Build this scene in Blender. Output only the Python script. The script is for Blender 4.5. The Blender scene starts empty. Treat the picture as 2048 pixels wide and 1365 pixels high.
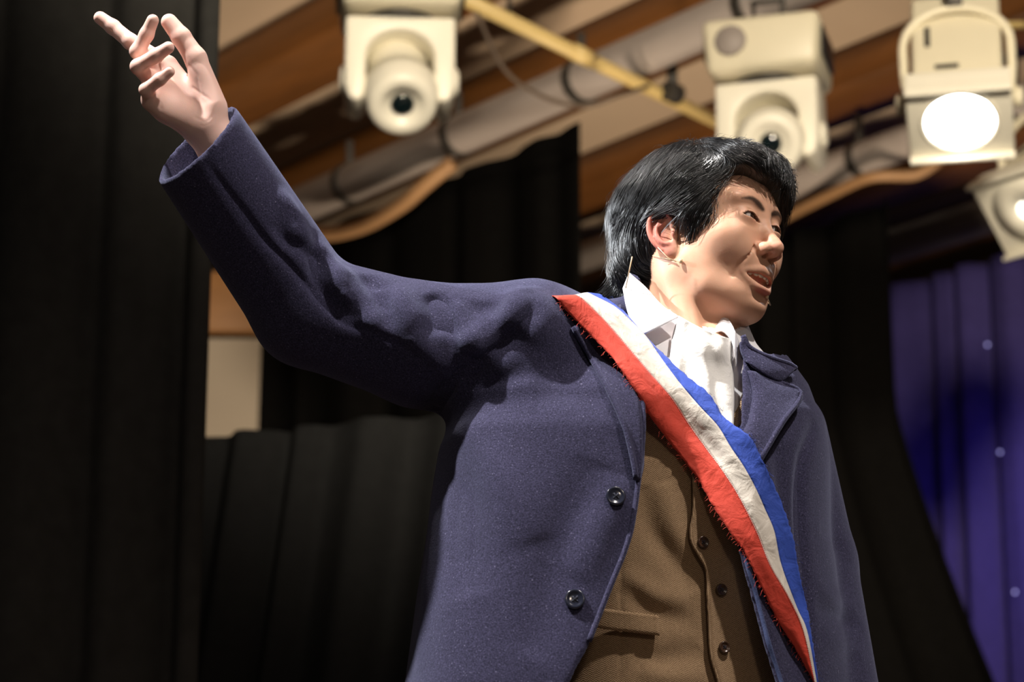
import bpy, bmesh, math, random
import numpy as np
from mathutils import Vector, Matrix
from mathutils.bvhtree import BVHTree

# ------------------------------------------------------------------ camera
scene = bpy.context.scene
col = scene.collection
TH = math.radians(15.0)
CAM = np.array([0.0, 0.0, 0.64])
FPX = 85.0 / 36.0 * 2048.0
CX, CY = 1024.0, 682.5
FWD = np.array([0.0, math.cos(TH), math.sin(TH)])
UPV = np.array([0.0, -math.sin(TH), math.cos(TH)])
RGT = np.array([1.0, 0.0, 0.0])
cam_data = bpy.data.cameras.new('camera')
cam = bpy.data.objects.new('camera', cam_data)
col.objects.link(cam)
cam.location = CAM
cam.rotation_euler = (math.pi / 2 + TH, 0, 0)
cam_data.lens = 85.0
cam_data.sensor_width = 36.0
cam_data.dof.use_dof = True
cam_data.dof.focus_distance = 2.99
cam_data.dof.aperture_fstop = 5.0
cam_data.clip_start = 0.05
scene.camera = cam

# ------------------------------------------------------------------ world, lights, exposure
world = bpy.data.worlds.new('hall_ambient')
scene.world = world
world.use_nodes = True
world.node_tree.nodes['Background'].inputs[0].default_value = (1.0, 0.86, 0.74, 1)
world.node_tree.nodes['Background'].inputs[1].default_value = 0.06
scene.view_settings.view_transform = 'Standard'
scene.view_settings.look = 'None'
scene.view_settings.gamma = 1.0
scene.view_settings.use_curve_mapping = False
scene.view_settings.exposure = 0.15


def spot(name, loc, target, power, angle, color=(1, 1, 1), radius=0.08, blend=0.5):
    d = bpy.data.lights.new(name, 'SPOT')
    d.energy = power
    d.color = color
    d.spot_size = math.radians(angle)
    d.spot_blend = blend
    d.shadow_soft_size = radius
    o = bpy.data.objects.new(name, d)
    col.objects.link(o)
    o.location = loc
    v = Vector(target) - Vector(loc)
    o.rotation_euler = v.to_track_quat('-Z', 'Y').to_euler()
    return o


# strong profile spot hung almost overhead, a little to the performer's right
spot('key_spot', (-2.45, 1.85, 5.75), (0.15, 2.95, 1.40), 2600, 28, (1.0, 0.965, 0.93), 0.07)
# front spot high over the audience, performer's left
spot('front_spot', (1.9, 0.7, 5.5), (0.15, 2.95, 1.35), 760, 28, (1.0, 0.91, 0.83), 0.10)
# weak warm front fill, added in place of bounce off the white cloth
spot('fill_spot', (1.2, -3.5, 3.6), (0.2, 2.95, 1.3), 130, 26, (1.0, 0.84, 0.70), 0.30)
# narrow spot added for highlights on the hair, cone kept off the forearm
spot('added_hair_spot', (-4.2, 3.5, 3.3), (0.19, 2.97, 1.57), 1000, 8.5, (0.90, 0.95, 1.0), 0.06, 0.6)
# back lights from the rig, cool
spot('back_spot', (-1.6, 6.6, 3.9), (0.25, 2.95, 1.55), 420, 22, (0.86, 0.93, 1.0), 0.10)
spot('rim_spot', (3.2, 6.2, 3.9), (0.25, 2.95, 1.35), 50, 24, (0.95, 0.95, 1.0), 0.10)
# house light over the audience reaching the rig, and an unseen uplight added to brighten the stage ceiling
spot('house_light', (1.0, -1.0, 3.0), (0.6, 9.0, 4.1), 2500, 40, (1.0, 0.86, 0.66), 0.3, 0.6)
spot('added_ceiling_fill', (0.5, 7.1, 0.3), (0.1, 9.8, 4.1), 520, 92, (1.0, 0.80, 0.58), 0.3, 1.0)
# blue cyc light onto the rear curtain
spot('blue_wash', (2.15, 9.25, 3.0), (2.05, 10.8, 1.6), 34, 130, (0.20, 0.16, 1.0), 0.4, 1.0)


# ------------------------------------------------------------------ pixel -> world helpers (authoring at real depths)
def ray(px, py):
    return FWD + RGT * ((px - CX) / FPX) + UPV * ((CY - py) / FPX)


def PY(px, py, Y):
    r = ray(px, py)
    return CAM + r * ((Y - CAM[1]) / r[1])


def PZ(px, py, Z):
    r = ray(px, py)
    return CAM + r * ((Z - CAM[2]) / r[2])


def to_px(V):
    V = np.asarray(V) - CAM
    d = V @ FWD
    return np.stack([CX + FPX * (V @ RGT) / d, CY - FPX * (V @ UPV) / d, d], -1)


# ------------------------------------------------------------------ materials
def nmat(name):
    m = bpy.data.materials.new(name)
    m.use_nodes = True
    nt = m.node_tree
    return m, nt, nt.nodes['Principled BSDF']


def N(nt, typ, **kw):
    n = nt.nodes.new(typ)
    for k, v in kw.items():
        setattr(n, k, v)
    return n


def simple(name, color, rough=0.5, metal=0.0, spec=0.5, noise=0.0, nscale=20.0, bump=0.0, bscale=60.0, sheen=0.0, coat=0.0):
    m, nt, b = nmat(name)
    b.inputs['Base Color'].default_value = (*color, 1)
    b.inputs['Roughness'].default_value = rough
    b.inputs['Metallic'].default_value = metal
    b.inputs['Specular IOR Level'].default_value = spec
    b.inputs['Sheen Weight'].default_value = sheen
    b.inputs['Coat Weight'].default_value = coat
    tc = N(nt, 'ShaderNodeTexCoord')
    if noise:
        tx = N(nt, 'ShaderNodeTexNoise')
        tx.inputs['Scale'].default_value = nscale
        tx.inputs['Detail'].default_value = 5
        nt.links.new(tc.outputs['Object'], tx.inputs['Vector'])
        mx = N(nt, 'ShaderNodeMix', data_type='RGBA')
        mx.inputs[6].default_value = (*[c * (1 - noise) for c in color], 1)
        mx.inputs[7].default_value = (*[min(1, c * (1 + noise)) for c in color], 1)
        nt.links.new(tx.outputs['Fac'], mx.inputs[0])
        nt.links.new(mx.outputs[2], b.inputs['Base Color'])
    if bump:
        t2 = N(nt, 'ShaderNodeTexNoise')
        t2.inputs['Scale'].default_value = bscale
        nt.links.new(tc.outputs['Object'], t2.inputs['Vector'])
        bp = N(nt, 'ShaderNodeBump')
        bp.inputs['Strength'].default_value = bump
        bp.inputs['Distance'].default_value = 0.01
        nt.links.new(t2.outputs['Fac'], bp.inputs['Height'])
        nt.links.new(bp.outputs[0], b.inputs['Normal'])
    return m


def wood(name, c0, c1, rough=0.45):
    m, nt, b = nmat(name)
    tc = N(nt, 'ShaderNodeTexCoord')
    mp = N(nt, 'ShaderNodeMapping')
    mp.inputs['Scale'].default_value = (1.2, 14, 14)
    tx = N(nt, 'ShaderNodeTexNoise')
    tx.inputs['Scale'].default_value = 3
    tx.inputs['Detail'].default_value = 8
    rp = N(nt, 'ShaderNodeValToRGB')
    rp.color_ramp.elements[0].color = (*c0, 1)
    rp.color_ramp.elements[1].color = (*c1, 1)
    rp.color_ramp.elements[0].position = 0.3
    rp.color_ramp.elements[1].position = 0.7
    nt.links.new(tc.outputs['Object'], mp.inputs[0])
    nt.links.new(mp.outputs[0], tx.inputs['Vector'])
    nt.links.new(tx.outputs['Fac'], rp.inputs[0])
    nt.links.new(rp.outputs[0], b.inputs['Base Color'])
    b.inputs['Roughness'].default_value = rough
    return m


M = {}
M['panel'] = simple('ceiling_plaster', (0.52, 0.40, 0.29), 0.8, noise=0.08, nscale=3)
M['beam'] = wood('beam_wood', (0.100, 0.037, 0.008), (0.155, 0.058, 0.013))
M['wallwood'] = wood('wall_wood', (0.17, 0.075, 0.02), (0.22, 0.10, 0.03))
M['floor'] = wood('stage_boards', (0.07, 0.04, 0.02), (0.12, 0.07, 0.035), 0.4)
M['plaster'] = simple('wall_plaster', (0.24, 0.20, 0.155), 0.85, noise=0.06, nscale=4)
M['black_cloth'] = simple('black_stage_velvet', (0.0032, 0.0030, 0.0029), 0.95, spec=0.03, noise=0.3, nscale=30)
M['black_cloth_lit'] = simple('black_stage_velvet_lit', (0.045, 0.044, 0.042), 0.95, spec=0.1, noise=0.3, nscale=30)  # lighter copy of the black cloth: spill light put into its colour
M['grey_cloth'] = simple('charcoal_stage_cloth', (0.022, 0.0225, 0.0235), 0.95, spec=0.05, noise=0.2, nscale=30)
M['blue_cloth'] = simple('indigo_stage_curtain', (0.055, 0.042, 0.17), 0.85, spec=0.2, noise=0.2, nscale=20)
M['cream'] = simple('cream_enamel', (0.72, 0.66, 0.50), 0.4, noise=0.03, nscale=15)
M['cream2'] = simple('cream_plastic', (0.86, 0.82, 0.70), 0.38, noise=0.03, nscale=15)
M['black_plastic'] = simple('black_plastic', (0.012, 0.014, 0.016), 0.35, noise=0.1)
M['steel'] = simple('grey_painted_steel', (0.29, 0.25, 0.23), 0.6, 0.0, noise=0.1, nscale=8)
M['darksteel'] = simple('dark_steel', (0.05, 0.045, 0.04), 0.5, 0.5, noise=0.1)
M['yellow'] = simple('cream_yellow_paint', (0.62, 0.46, 0.19), 0.42, noise=0.08, nscale=12)
M['orange_cable'] = simple('tan_cable_rubber', (0.30, 0.165, 0.075), 0.6, noise=0.1)
M['dark_cable'] = simple('brown_cable_rubber', (0.10, 0.07, 0.05), 0.6, noise=0.1)
M['lens'] = simple('dark_lens_glass', (0.004, 0.010, 0.012), 0.06, coat=0.6)


def emit(name, color, strength):
    m, nt, b = nmat(name)
    b.inputs['Emission Color'].default_value = (*color, 1)
    b.inputs['Emission Strength'].default_value = strength
    b.inputs['Base Color'].default_value = (0.8, 0.8, 0.8, 1)
    return m


M['lit_lens'] = emit('lit_lens_glass', (1.0, 0.96, 0.88), 14.0)
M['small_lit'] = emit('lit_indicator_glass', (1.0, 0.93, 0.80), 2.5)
M['spangle'] = emit('curtain_star_light', (0.40, 0.38, 1.0), 1.2)


# ------------------------------------------------------------------ object helpers
def link(name, me, mat=None, parent=None, smooth=True):
    o = bpy.data.objects.new(name, me)
    col.objects.link(o)
    if mat is not None:
        me.materials.append(mat)
    if parent is not None:
        o.parent = parent
    if smooth:
        me.polygons.foreach_set('use_smooth', [True] * len(me.polygons))
    return o


def tag(o, label, cat, group=None):
    o['label'] = label
    o['category'] = cat
    if group:
        o['group'] = group
    return o


def struct(o, label=None):
    o['kind'] = 'structure'
    if label:
        o['label'] = label
    return o


def empty(name, loc=(0, 0, 0), rot=(0, 0, 0)):
    o = bpy.data.objects.new(name, None)
    o.empty_display_size = 0.1
    col.objects.link(o)
    o.location = loc
    o.rotation_euler = rot
    return o


class MB:
    """collects simple solids into one mesh"""

    def __init__(self):
        self.bm = bmesh.new()

    def box(self, c, s, rot=None, taper=1.0):
        r = bmesh.ops.create_cube(self.bm, size=1.0)
        for v in r['verts']:
            k = taper if v.co.z < 0 else 1.0
            v.co = Vector((v.co.x * s[0] * k, v.co.y * s[1] * k, v.co.z * s[2]))
            if rot is not None:
                v.co = rot @ v.co
            v.co += Vector(c)
        return self

    def tube(self, pts, r, n=12, closed=False, cap=True):
        pts = [Vector(p) for p in pts]
        m = len(pts)
        rings = []
        up = Vector((0.13, 0.21, 0.97))
        for i, p in enumerate(pts):
            a = pts[(i - 1) % m] if (closed or i > 0) else p
            b = pts[(i + 1) % m] if (closed or i < m - 1) else p
            t = (b - a).normalized()
            s = t.cross(up)
            if s.length < 1e-4:
                s = t.cross(Vector((1, 0, 0)))
            s.normalize()
            w = s.cross(t)
            rr = r[i] if hasattr(r, '__len__') else r
            rings.append([self.bm.verts.new(p + (s * math.cos(q) + w * math.sin(q)) * rr) for q in [2 * math.pi * k / n for k in range(n)]])
        for i in range(m if closed else m - 1):
            A, B = rings[i], rings[(i + 1) % m]
            for k in range(n):
                self.bm.faces.new((A[k], A[(k + 1) % n], B[(k + 1) % n], B[k]))
        if cap and not closed:
            self.bm.faces.new(rings[0][::-1])
            self.bm.faces.new(rings[-1])
        return self

    def lathe(self, prof, n=32, mat4=None):
        """prof = [(z, r)] about the z axis, then transformed"""
        rings = []
        for z, r in prof:
            ring = []
            for k in range(n):
                q = 2 * math.pi * k / n
                v = Vector((r * math.cos(q), r * math.sin(q), z))
                if mat4 is not None:
                    v = mat4 @ v
                ring.append(self.bm.verts.new(v))
            rings.append(ring)
        for A, B in zip(rings, rings[1:]):
            for k in range(n):
                self.bm.faces.new((A[k], A[(k + 1) % n], B[(k + 1) % n], B[k]))
        self.bm.faces.new(rings[0][::-1])
        self.bm.faces.new(rings[-1])
        return self

    def prism(self, outline, y0, y1):
        """outline [(x,z)] extruded along y"""
        A = [self.bm.verts.new((x, y0, z)) for x, z in outline]
        B = [self.bm.verts.new((x, y1, z)) for x, z in outline]
        n = len(A)
        for k in range(n):
            self.bm.faces.new((A[k], A[(k + 1) % n], B[(k + 1) % n], B[k]))
        self.bm.faces.new(A[::-1])
        self.bm.faces.new(B)
        return self

    def build(self, name, mat, parent=None, bevel=0.0, smooth=False):
        bmesh.ops.recalc_face_normals(self.bm, faces=self.bm.faces)
        me = bpy.data.meshes.new(name)
        self.bm.to_mesh(me)
        self.bm.free()
        o = link(name, me, mat, parent, smooth=smooth)
        if bevel:
            md = o.modifiers.new('bevel', 'BEVEL')
            md.width = bevel
            md.segments = 3
            md.limit_method = 'ANGLE'
            me.polygons.foreach_set('use_smooth', [True] * len(me.polygons))
            md.harden_normals = False
        return o


def grid_mesh(G, closed_u=False):
    nu, nv = G.shape[:2]
    verts = G.reshape(-1, 3)
    faces = []
    for i in range(nu if closed_u else nu - 1):
        for j in range(nv - 1):
            a = i * nv + j
            b = ((i + 1) % nu) * nv + j
            faces.append((a, b, b + 1, a + 1))
    me = bpy.data.meshes.new('sheet')
    me.from_pydata(verts.tolist(), [], faces)
    return me


def solidify(o, t, off=0.0):
    md = o.modifiers.new('thickness', 'SOLIDIFY')
    md.thickness = t
    md.offset = off
    return md


# ------------------------------------------------------------------ the hall
BD = np.array([-0.621, 0.784, 0.0])      # beam direction in plan
BN = np.array([0.784, 0.621, 0.0])
CEIL = 4.14
rz_beam = math.atan2(BD[1], BD[0])

ce = MB().box((0, 12.0, CEIL + 0.05), (24, 15, 0.1)).build('ceiling', M['panel'])
struct(ce, 'beige plaster ceiling between brown wooden beams')
fl = MB().box((0, 7, -0.05), (24, 14, 0.1)).build('floor', M['floor'])
struct(fl, 'dark boarded stage floor')
wb = MB().box((0, 15.05, 2.1), (24, 0.1, 4.3)).build('wall_back', M['plaster'])
struct(wb, 'plain plaster wall behind the stage')

# wooden ceiling beams, each a piece of the ceiling
q0 = PZ(455, 150, CEIL)
base_off = float(q0 @ BN)
bw, bsp = 0.33, 0.93
me_beam = None
for k in range(-3, 9):
    off = base_off + k * bsp
    c = BN * off
    c = c + BD * ((10.4 - c[1]) / BD[1])
    if me_beam is None:
        b = MB().box((0, 0, 0), (15, bw, 0.16)).build('ceiling_beam', M['beam'], ce, bevel=0.012)
        me_beam = b.data
    else:
        b = bpy.data.objects.new('ceiling_beam', me_beam)
        col.objects.link(b)
        b.parent = ce
        md = b.modifiers.new('bevel', 'BEVEL')
        md.width = 0.012
    b.location = (c[0], c[1], CEIL - 0.08)
    b.rotation_euler = (0, 0, rz_beam)


def curtain(name, A, B, zt0, zt1, zb, amp, nf, mat, seed=0, slant=0.0, flare=None, nz=40, nx=None, sag=0.0):
    """cloth hung between plan points A and B with vertical folds"""
    rnd = np.random.RandomState(seed)
    A = np.array(A, float)
    B = np.array(B, float)
    L = np.linalg.norm(B - A)
    t = (B - A) / L
    n = np.array([t[1], -t[0]])
    if n[1] > 0:
        n = -n
    nx = nx or int(nf * 16)
    u = np.linspace(0, 1, nx)
    ph = rnd.uniform(0, 6.28, 5)
    warp = u + 0.018 * np.sin(5 * u * 6.28 / 2 + ph[0]) + 0.01 * np.sin(13 * u * 3.1 + ph[1])
    G = np.zeros((nx, nz, 3))
    for j in range(nz):
        s = j / (nz - 1)           # 0 top 1 bottom
        zt = zt0 + (zt1 - zt0) * u - sag * 4 * u * (1 - u) * (1 - s)
        z = zt + (zb - zt) * s
        w = np.sin(warp * nf * 6.283 + ph[2] + 0.5 * s) + 0.45 * np.sin(warp * nf * 6.283 * 0.53 + ph[3] - 0.9 * s) + 0.25 * np.sin(warp * nf * 6.283 * 2.1 + ph[4])
        a = amp * (0.55 + 0.45 * s)
        uu = u * L + slant * s
        if flare is not None:
            uu = uu + flare(u, s)
        G[:, j, 0] = A[0] + t[0] * uu + n[0] * w * a
        G[:, j, 1] = A[1] + t[1] * uu + n[1] * w * a
        G[:, j, 2] = z
    me = grid_mesh(G)
    o = link(name, me, mat)
    solidify(o, 0.006)
    return o


# near black leg curtain beside the performer
c = curtain('stage_curtain', (-2.2, 4.9), (-0.612, 4.75), 3.9, 3.9, 0.02, 0.035, 9, M['black_cloth_lit'], 3)
tag(c, 'tall black leg curtain in heavy vertical folds behind the raised hand', 'curtain')
# black curtain behind the arm, hung along the beams
E0 = PZ(1163, 245, 3.62)
e = (E0 + BD * 3.4)
c = curtain('stage_curtain', e[:2], E0[:2], 3.62, 3.62, 0.02, 0.03, 9, M['black_cloth'], 8)
tag(c, 'black masking curtain hung from the grey pipe behind the outstretched arm', 'curtain')
# right black leg
E1 = PZ(1786, 402, 3.62)
e = (E1 + BD * 2.4)
c = curtain('stage_curtain', e[:2], E1[:2], 3.62, 3.62, 0.02, 0.05, 10, M['black_cloth'], 5,
            flare=lambda u, s: 0.75 * np.clip((s - 0.22) / 0.5, 0, 2) ** 1.2 * (0.15 + 0.85 * u))
tag(c, 'black curtain spreading wider towards the floor in front of the blue curtain', 'curtain')
# blue curtain
E2 = PZ(2048, 498, 3.85)
a = E2 + BD * 2.2
b2 = E2 - BD * 3.6
bc = curtain('stage_curtain', a[:2], b2[:2], 3.85, 3.85, 0.02, 0.06, 21, M['blue_cloth'], 11)
tag(bc, 'indigo blue back curtain lit by a blue stage light', 'curtain')
# charcoal drape low behind the coat
c = curtain('stage_drape', (-1.15, 6.4), (0.25, 6.1), 2.05, 2.13, 0.02, 0.05, 8, M['grey_cloth'], 21, slant=-0.25, sag=0.0)
tag(c, 'charcoal drape with slanting folds hung low behind the blue coat', 'drape')
# panel of wall and wooden rail seen beside the black leg
w = MB().box((-1.15, 9.76, 1.6), (1.0, 0.12, 3.3)).build('wall_panel', M['plaster'])
struct(w, 'beige wall panel between the black curtains')
z0 = PY(480, 668, 9.7)[2]
w2 = MB().box((-1.15, 9.69, z0 + 0.13), (1.0, 0.06, 0.26)).build('wood_rail', M['wallwood'], w, bevel=0.006)


def along(px, py, Z, l0, l1):
    p = PZ(px, py, Z)
    return p + BD * l0, p + BD * l1


def pipe(name, p, q, r, mat, n=16):
    p = Vector(p)
    q = Vector(q)
    return MB().tube([p, q], r, n).build(name, mat, None, smooth=True)


def clamp_set(root_name, label, p, q, r, ts, mat):
    """a pipe with its clamps as parts, standing as one thing"""
    root = empty(root_name, tuple((np.array(p) + np.array(q)) / 2))
    o = np.array(root.location)
    MB().tube([np.array(p) - o, np.array(q) - o], r, 16).build('tube', mat, root, smooth=True)
    for t in ts:
        c = np.array(p) + (np.array(q) - np.array(p)) * t - o
        MB().tube([c - BD * 0.02, c + BD * 0.02], r * 1.12, 14).box((c[0], c[1], c[2] + 0.10), (0.03, 0.03, 0.16)).build('clamp', M['darksteel'], root, bevel=0.004)
    tag(root, label, 'pipe')
    return root


p, q = along(1100, 190, 3.62 + 0.12, -3.2, 4.0)
clamp_set('rigging_pipe', 'grey rigging pipe carrying the curtain behind the arm', p, q, 0.075, [0.30, 0.42, 0.52, 0.62, 0.75], M['steel'])
p, q = along(1720, 318, 3.62 + 0.14, -2.6, 2.6)
clamp_set('rigging_pipe', 'grey rigging pipe carrying the black curtain beside the blue one', p, q, 0.065, [0.35, 0.5, 0.62], M['steel'])
p, q = along(1900, 455, 3.85 + 0.12, -2.6, 2.4)
clamp_set('rigging_pipe', 'pinkish grey pipe above the indigo curtain', p, q, 0.085, [0.3, 0.7], M['steel'])

# cream painted lighting bar carrying the fixtures
b0 = PZ(905, -14, 3.62)
b1 = PZ(1560, 305, 3.62)
bd = (b1 - b0) / np.linalg.norm(b1 - b0)
root = empty('lighting_bar', tuple(b0))
MB().tube([(0, 0, 0), tuple((b1 - b0) * 1.02)], 0.024, 16).build('tube', M['yellow'], root, smooth=True)
cc = PZ(1166, 112, 3.62) - b0
MB().tube([cc - bd * 0.05, cc + bd * 0.05], 0.029, 16).build('coupler', M['yellow'], root, smooth=True)
cc = PZ(1345, 185, 3.62) - b0
MB().tube([cc - bd * 0.03, cc + bd * 0.03], 0.036, 14).box((cc[0], cc[1], cc[2] + 0.05), (0.035, 0.05, 0.10)).build('hook_clamp', M['darksteel'], root, bevel=0.003)
for t in (0.15, 0.8):
    hp = (b1 - b0) * t
    MB().tube([hp, (hp[0], hp[1], CEIL - 3.62)], 0.008, 8).build('drop_rod', M['darksteel'], root, smooth=True)
tag(root, 'cream yellow lighting bar running slantwise under the ceiling', 'lighting bar')


def cable(name, label, pix, mat, r, parent=None):
    P3 = [PZ(x, y, z) for x, y, z in pix]
    P3 = np.array(P3)
    t = np.linspace(0, len(P3) - 1, 40)
    i = np.clip(t.astype(int), 0, len(P3) - 2)
    f = (t - i)[:, None]
    Pm = P3[np.maximum(i - 1, 0)]
    Pp = P3[np.minimum(i + 2, len(P3) - 1)]
    a, b = P3[i], P3[i + 1]
    C = 0.5 * (2 * a + (b - Pm) * f + (2 * Pm - 5 * a + 4 * b - Pp) * f ** 2 + (3 * a - Pm - 3 * b + Pp) * f ** 3)
    if parent is not None:
        return MB().tube(C - np.array(parent.location), r, 10).build(name, mat, parent, smooth=True)
    o = MB().tube(C, r, 10).build(name, mat, smooth=True)
    tag(o, label, 'cable')
    return o


cable('cable', 'thick tan cable sagging below the grey pipe above the sleeve', [(560, 440, 3.60), (640, 468, 3.52), (720, 455, 3.50), (800, 412, 3.52), (850, 370, 3.56), (905, 325, 3.62)], M['orange_cable'], 0.030)
cable('cable', 'thin dark cable looping under the cream lighting bar', [(952, 22, 3.60), (1010, 140, 3.50), (1090, 195, 3.46), (1170, 212, 3.46), (1240, 190, 3.50), (1297, 172, 3.60)], M['dark_cable'], 0.008, root)
cable('cable', 'tan cable tied along the pipe beside the lit lamp', [(1560, 440, 3.66), (1650, 395, 3.63), (1740, 355, 3.62), (1830, 350, 3.62), (1880, 320, 3.66)], M['orange_cable'], 0.022)
cable('cable', 'pale cable looping over the lit lamp', [(1890, -20, 3.60), (1950, 30, 3.56), (2000, 48, 3.55), (2060, 50, 3.58)], M['yellow'], 0.012)


def rot_to(d):
    return Vector(d).to_track_quat('Z', 'Y').to_matrix().to_4x4()


def moving_head(name, label, px, py, Z, yaw, aim_pitch, aim_yaw, sc=1.0):
    """hanging moving head: base box, yoke with two arms, tilting barrel"""
    p = PZ(px, py, Z)
    root = empty(name, tuple(p), (0, 0, yaw))
    root.scale = (sc, sc, sc)
    base = MB().box((0, 0, 0.09), (0.40, 0.36, 0.19), taper=0.93).build('base', M['cream'], root, bevel=0.03)
    MB().box((0.198, 0.0, 0.10), (0.012, 0.22, 0.10)).build('vent', M['black_plastic'], base, bevel=0.02)
    MB().box((-0.198, 0.0, 0.11), (0.012, 0.22, 0.10)).build('display', M['black_plastic'], base, bevel=0.02)
    MB().lathe([(-0.01, 0.05), (0.0, 0.055), (0.012, 0.05)], 24, Matrix.Translation((-0.10, -0.176, 0.10)) @ Matrix.Rotation(math.pi / 2, 4, 'X')).build('logo_disc', M['steel'], base, smooth=True)
    MB().lathe([(-0.02, 0.12), (0.0, 0.12)], 28).build('swivel', M['darksteel'], root)
    # yoke: arch outline extruded
    ol = [(-0.172, -0.02), (-0.172, -0.25), (-0.160, -0.29), (-0.135, -0.305), (-0.112, -0.29), (-0.105, -0.25)]
    ol += [(-0.105 * math.cos(a), -0.155 + 0.09 * math.sin(a)) for a in np.linspace(0, math.pi, 15)]
    ol += [(0.105, -0.25), (0.112, -0.29), (0.135, -0.305), (0.160, -0.29), (0.172, -0.25), (0.172, -0.02)]
    MB().prism(ol, -0.10, 0.10).build('yoke', M['cream2'], root, bevel=0.014)
    for s in (-1, 1):
        MB().lathe([(0, 0.045), (0.012, 0.045), (0.02, 0.03)], 20, Matrix.Translation((s * 0.168, 0, -0.2)) @ Matrix.Rotation(s * math.pi / 2, 4, 'Y')).build('pivot_cover', M['cream2'], root, smooth=True)
    d = Vector((math.sin(aim_yaw) * math.cos(aim_pitch), -math.cos(aim_yaw) * math.cos(aim_pitch), math.sin(aim_pitch)))
    T = Matrix.Translation((0, 0, -0.20)) @ rot_to(d)
    head = MB().lathe([(-0.20, 0.03), (-0.195, 0.055), (-0.17, 0.082), (-0.10, 0.096), (0.02, 0.098), (0.05, 0.102), (0.055, 0.116), (0.12, 0.118), (0.135, 0.112), (0.165, 0.108), (0.180, 0.096), (0.184, 0.062), (0.170, 0.058)], 40, T).build('head', M['cream2'], root, smooth=True)
    MB().lathe([(0.150, 0.060), (0.1655, 0.058), (0.167, 0.040)], 32, T).build('lens_ring', M['cream'], head, smooth=True)
    MB().lathe([(0.150, 0.037), (0.172, 0.037), (0.178, 0.028), (0.180, 0.012)], 32, T).build('lens', M['lens'], head, smooth=True)
    MB().tube([(-0.05, 0, 0.18), (-0.05, 0, 0.30), (0.05, 0, 0.30), (0.05, 0, 0.18)], 0.012, 8).build('hook', M['darksteel'], root, smooth=True)
    tag(root, label, 'stage light', 'moving head lights')
    return root


moving_head('moving_head_light', 'cream moving head light with dark lens tilted down, against bare ceiling', 800, 44, 3.36, math.radians(4), math.radians(-46), math.radians(4), 0.92)
moving_head('moving_head_light', 'cream moving head light with dark lens, just behind the hair', 1540, 168, 3.36, math.radians(-16), math.radians(-24), math.radians(8), 0.92)


def flood(name, label, px, py, Z, yaw, pitch, sc=1.0, lit=True, lr=1.0):
    """box bodied theatre lamp on a bent tube yoke, lens at the lower end"""
    p = PZ(px, py, Z)
    root = empty(name, tuple(p), (0, 0, yaw))
    root.scale = (sc, sc, sc)
    d = Vector((0, -math.cos(pitch), math.sin(pitch)))
    T = rot_to(d) @ Matrix.Rotation(math.pi, 4, 'Z')
    R3 = T.to_3x3()
    body = MB().box(T @ Vector((0, 0, -0.14)), (0.265, 0.23, 0.40), R3).build('body', M['cream'], root, bevel=0.015)
    fr = MB().box(T @ Vector((0, 0, 0.085)), (0.31, 0.27, 0.08), R3).build('front_frame', M['cream2'], root, bevel=0.008)
    MB().box(T @ Vector((0, 0.132, 0.125)), (0.31, 0.012, 0.05), R3).build('gel_rail', M['cream2'], fr, bevel=0.003)
    MB().box(T @ Vector((0, -0.132, 0.125)), (0.31, 0.012, 0.05), R3).build('gel_rail', M['cream2'], fr, bevel=0.003)
    MB().lathe([(0.10, 0.118), (0.128, 0.118), (0.132, 0.108 * lr), (0.124, 0.106 * lr)], 40, T).build('lens_bezel', M['cream2'], fr, smooth=True)
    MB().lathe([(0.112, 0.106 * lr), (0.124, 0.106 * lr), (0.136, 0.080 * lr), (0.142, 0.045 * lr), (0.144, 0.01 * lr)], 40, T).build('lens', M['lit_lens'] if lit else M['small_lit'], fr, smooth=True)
    sy = 0.117
    for (x, z, wx, wz) in ((0.03, 0.005, 0.07, 0.016), (0.085, -0.14, 0.016, 0.09)):
        MB().box(T @ Vector((x, -sy, z)), (wx, 0.006, wz), R3).build('vent_slot', M['black_plastic'], body)
        MB().box(T @ Vector((x, sy, z)), (wx, 0.006, wz), R3).build('vent_slot', M['black_plastic'], body)
    # yoke
    pts = [(-0.150, 0, -0.02), (-0.160, 0, 0.08)]
    pts += [(-0.160 * math.cos(a), 0, 0.16 + 0.12 * math.sin(a)) for a in np.linspace(0, math.pi, 17)]
    pts += [(0.160, 0, 0.08), (0.150, 0, -0.02)]
    MB().tube(pts, 0.014, 12).build('yoke', M['cream'], root, smooth=True)
    for s in (-1, 1):
        MB().lathe([(0, 0.020), (0.03, 0.020), (0.034, 0.034), (0.055, 0.034), (0.06, 0.02)], 8, Matrix.Translation((s * 0.128, 0, -0.02)) @ Matrix.Rotation(s * math.pi / 2, 4, 'Y')).build('tilt_knob', M['cream'], root, smooth=True)
    MB().box((0, 0, 0.34), (0.05, 0.06, 0.12)).build('hook_clamp', M['darksteel'], root, bevel=0.006)
    MB().tube([(0, 0, 0.36), (0, 0, (CEIL - p[2]) / sc)], 0.015, 10).build('drop_rod', M['darksteel'], root, smooth=True)
    tag(root, label, 'stage light', 'box theatre lamps')
    return root


flood('theatre_lamp', 'boxy cream theatre lamp with its round lens glowing white', 1918, 190, 3.02, math.radians(-12), math.radians(-60), 0.92)
flood('theatre_lamp', 'cream theatre lamp cut by the frame below the glowing one', 2088, 385, 2.98, math.radians(-50), math.radians(-40), 0.95, False, 0.3)
# small star lights woven into the blue curtain
for sx_, sy_ in ((1975, 690), (2000, 905), (2030, 1185)):
    r_ = ray(sx_, sy_)
    k_ = ((E2[:2] - CAM[:2]) @ BN[:2]) / (r_[:2] @ BN[:2])
    p_ = CAM + r_ * (k_ - 0.16)
    MB().lathe([(-0.006, 0.002), (-0.004, 0.005), (0.0, 0.006), (0.004, 0.005), (0.006, 0.002)], 12, Matrix.Translation(Vector(p_))).build('star_light', M['spangle'], bc, smooth=True)


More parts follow.
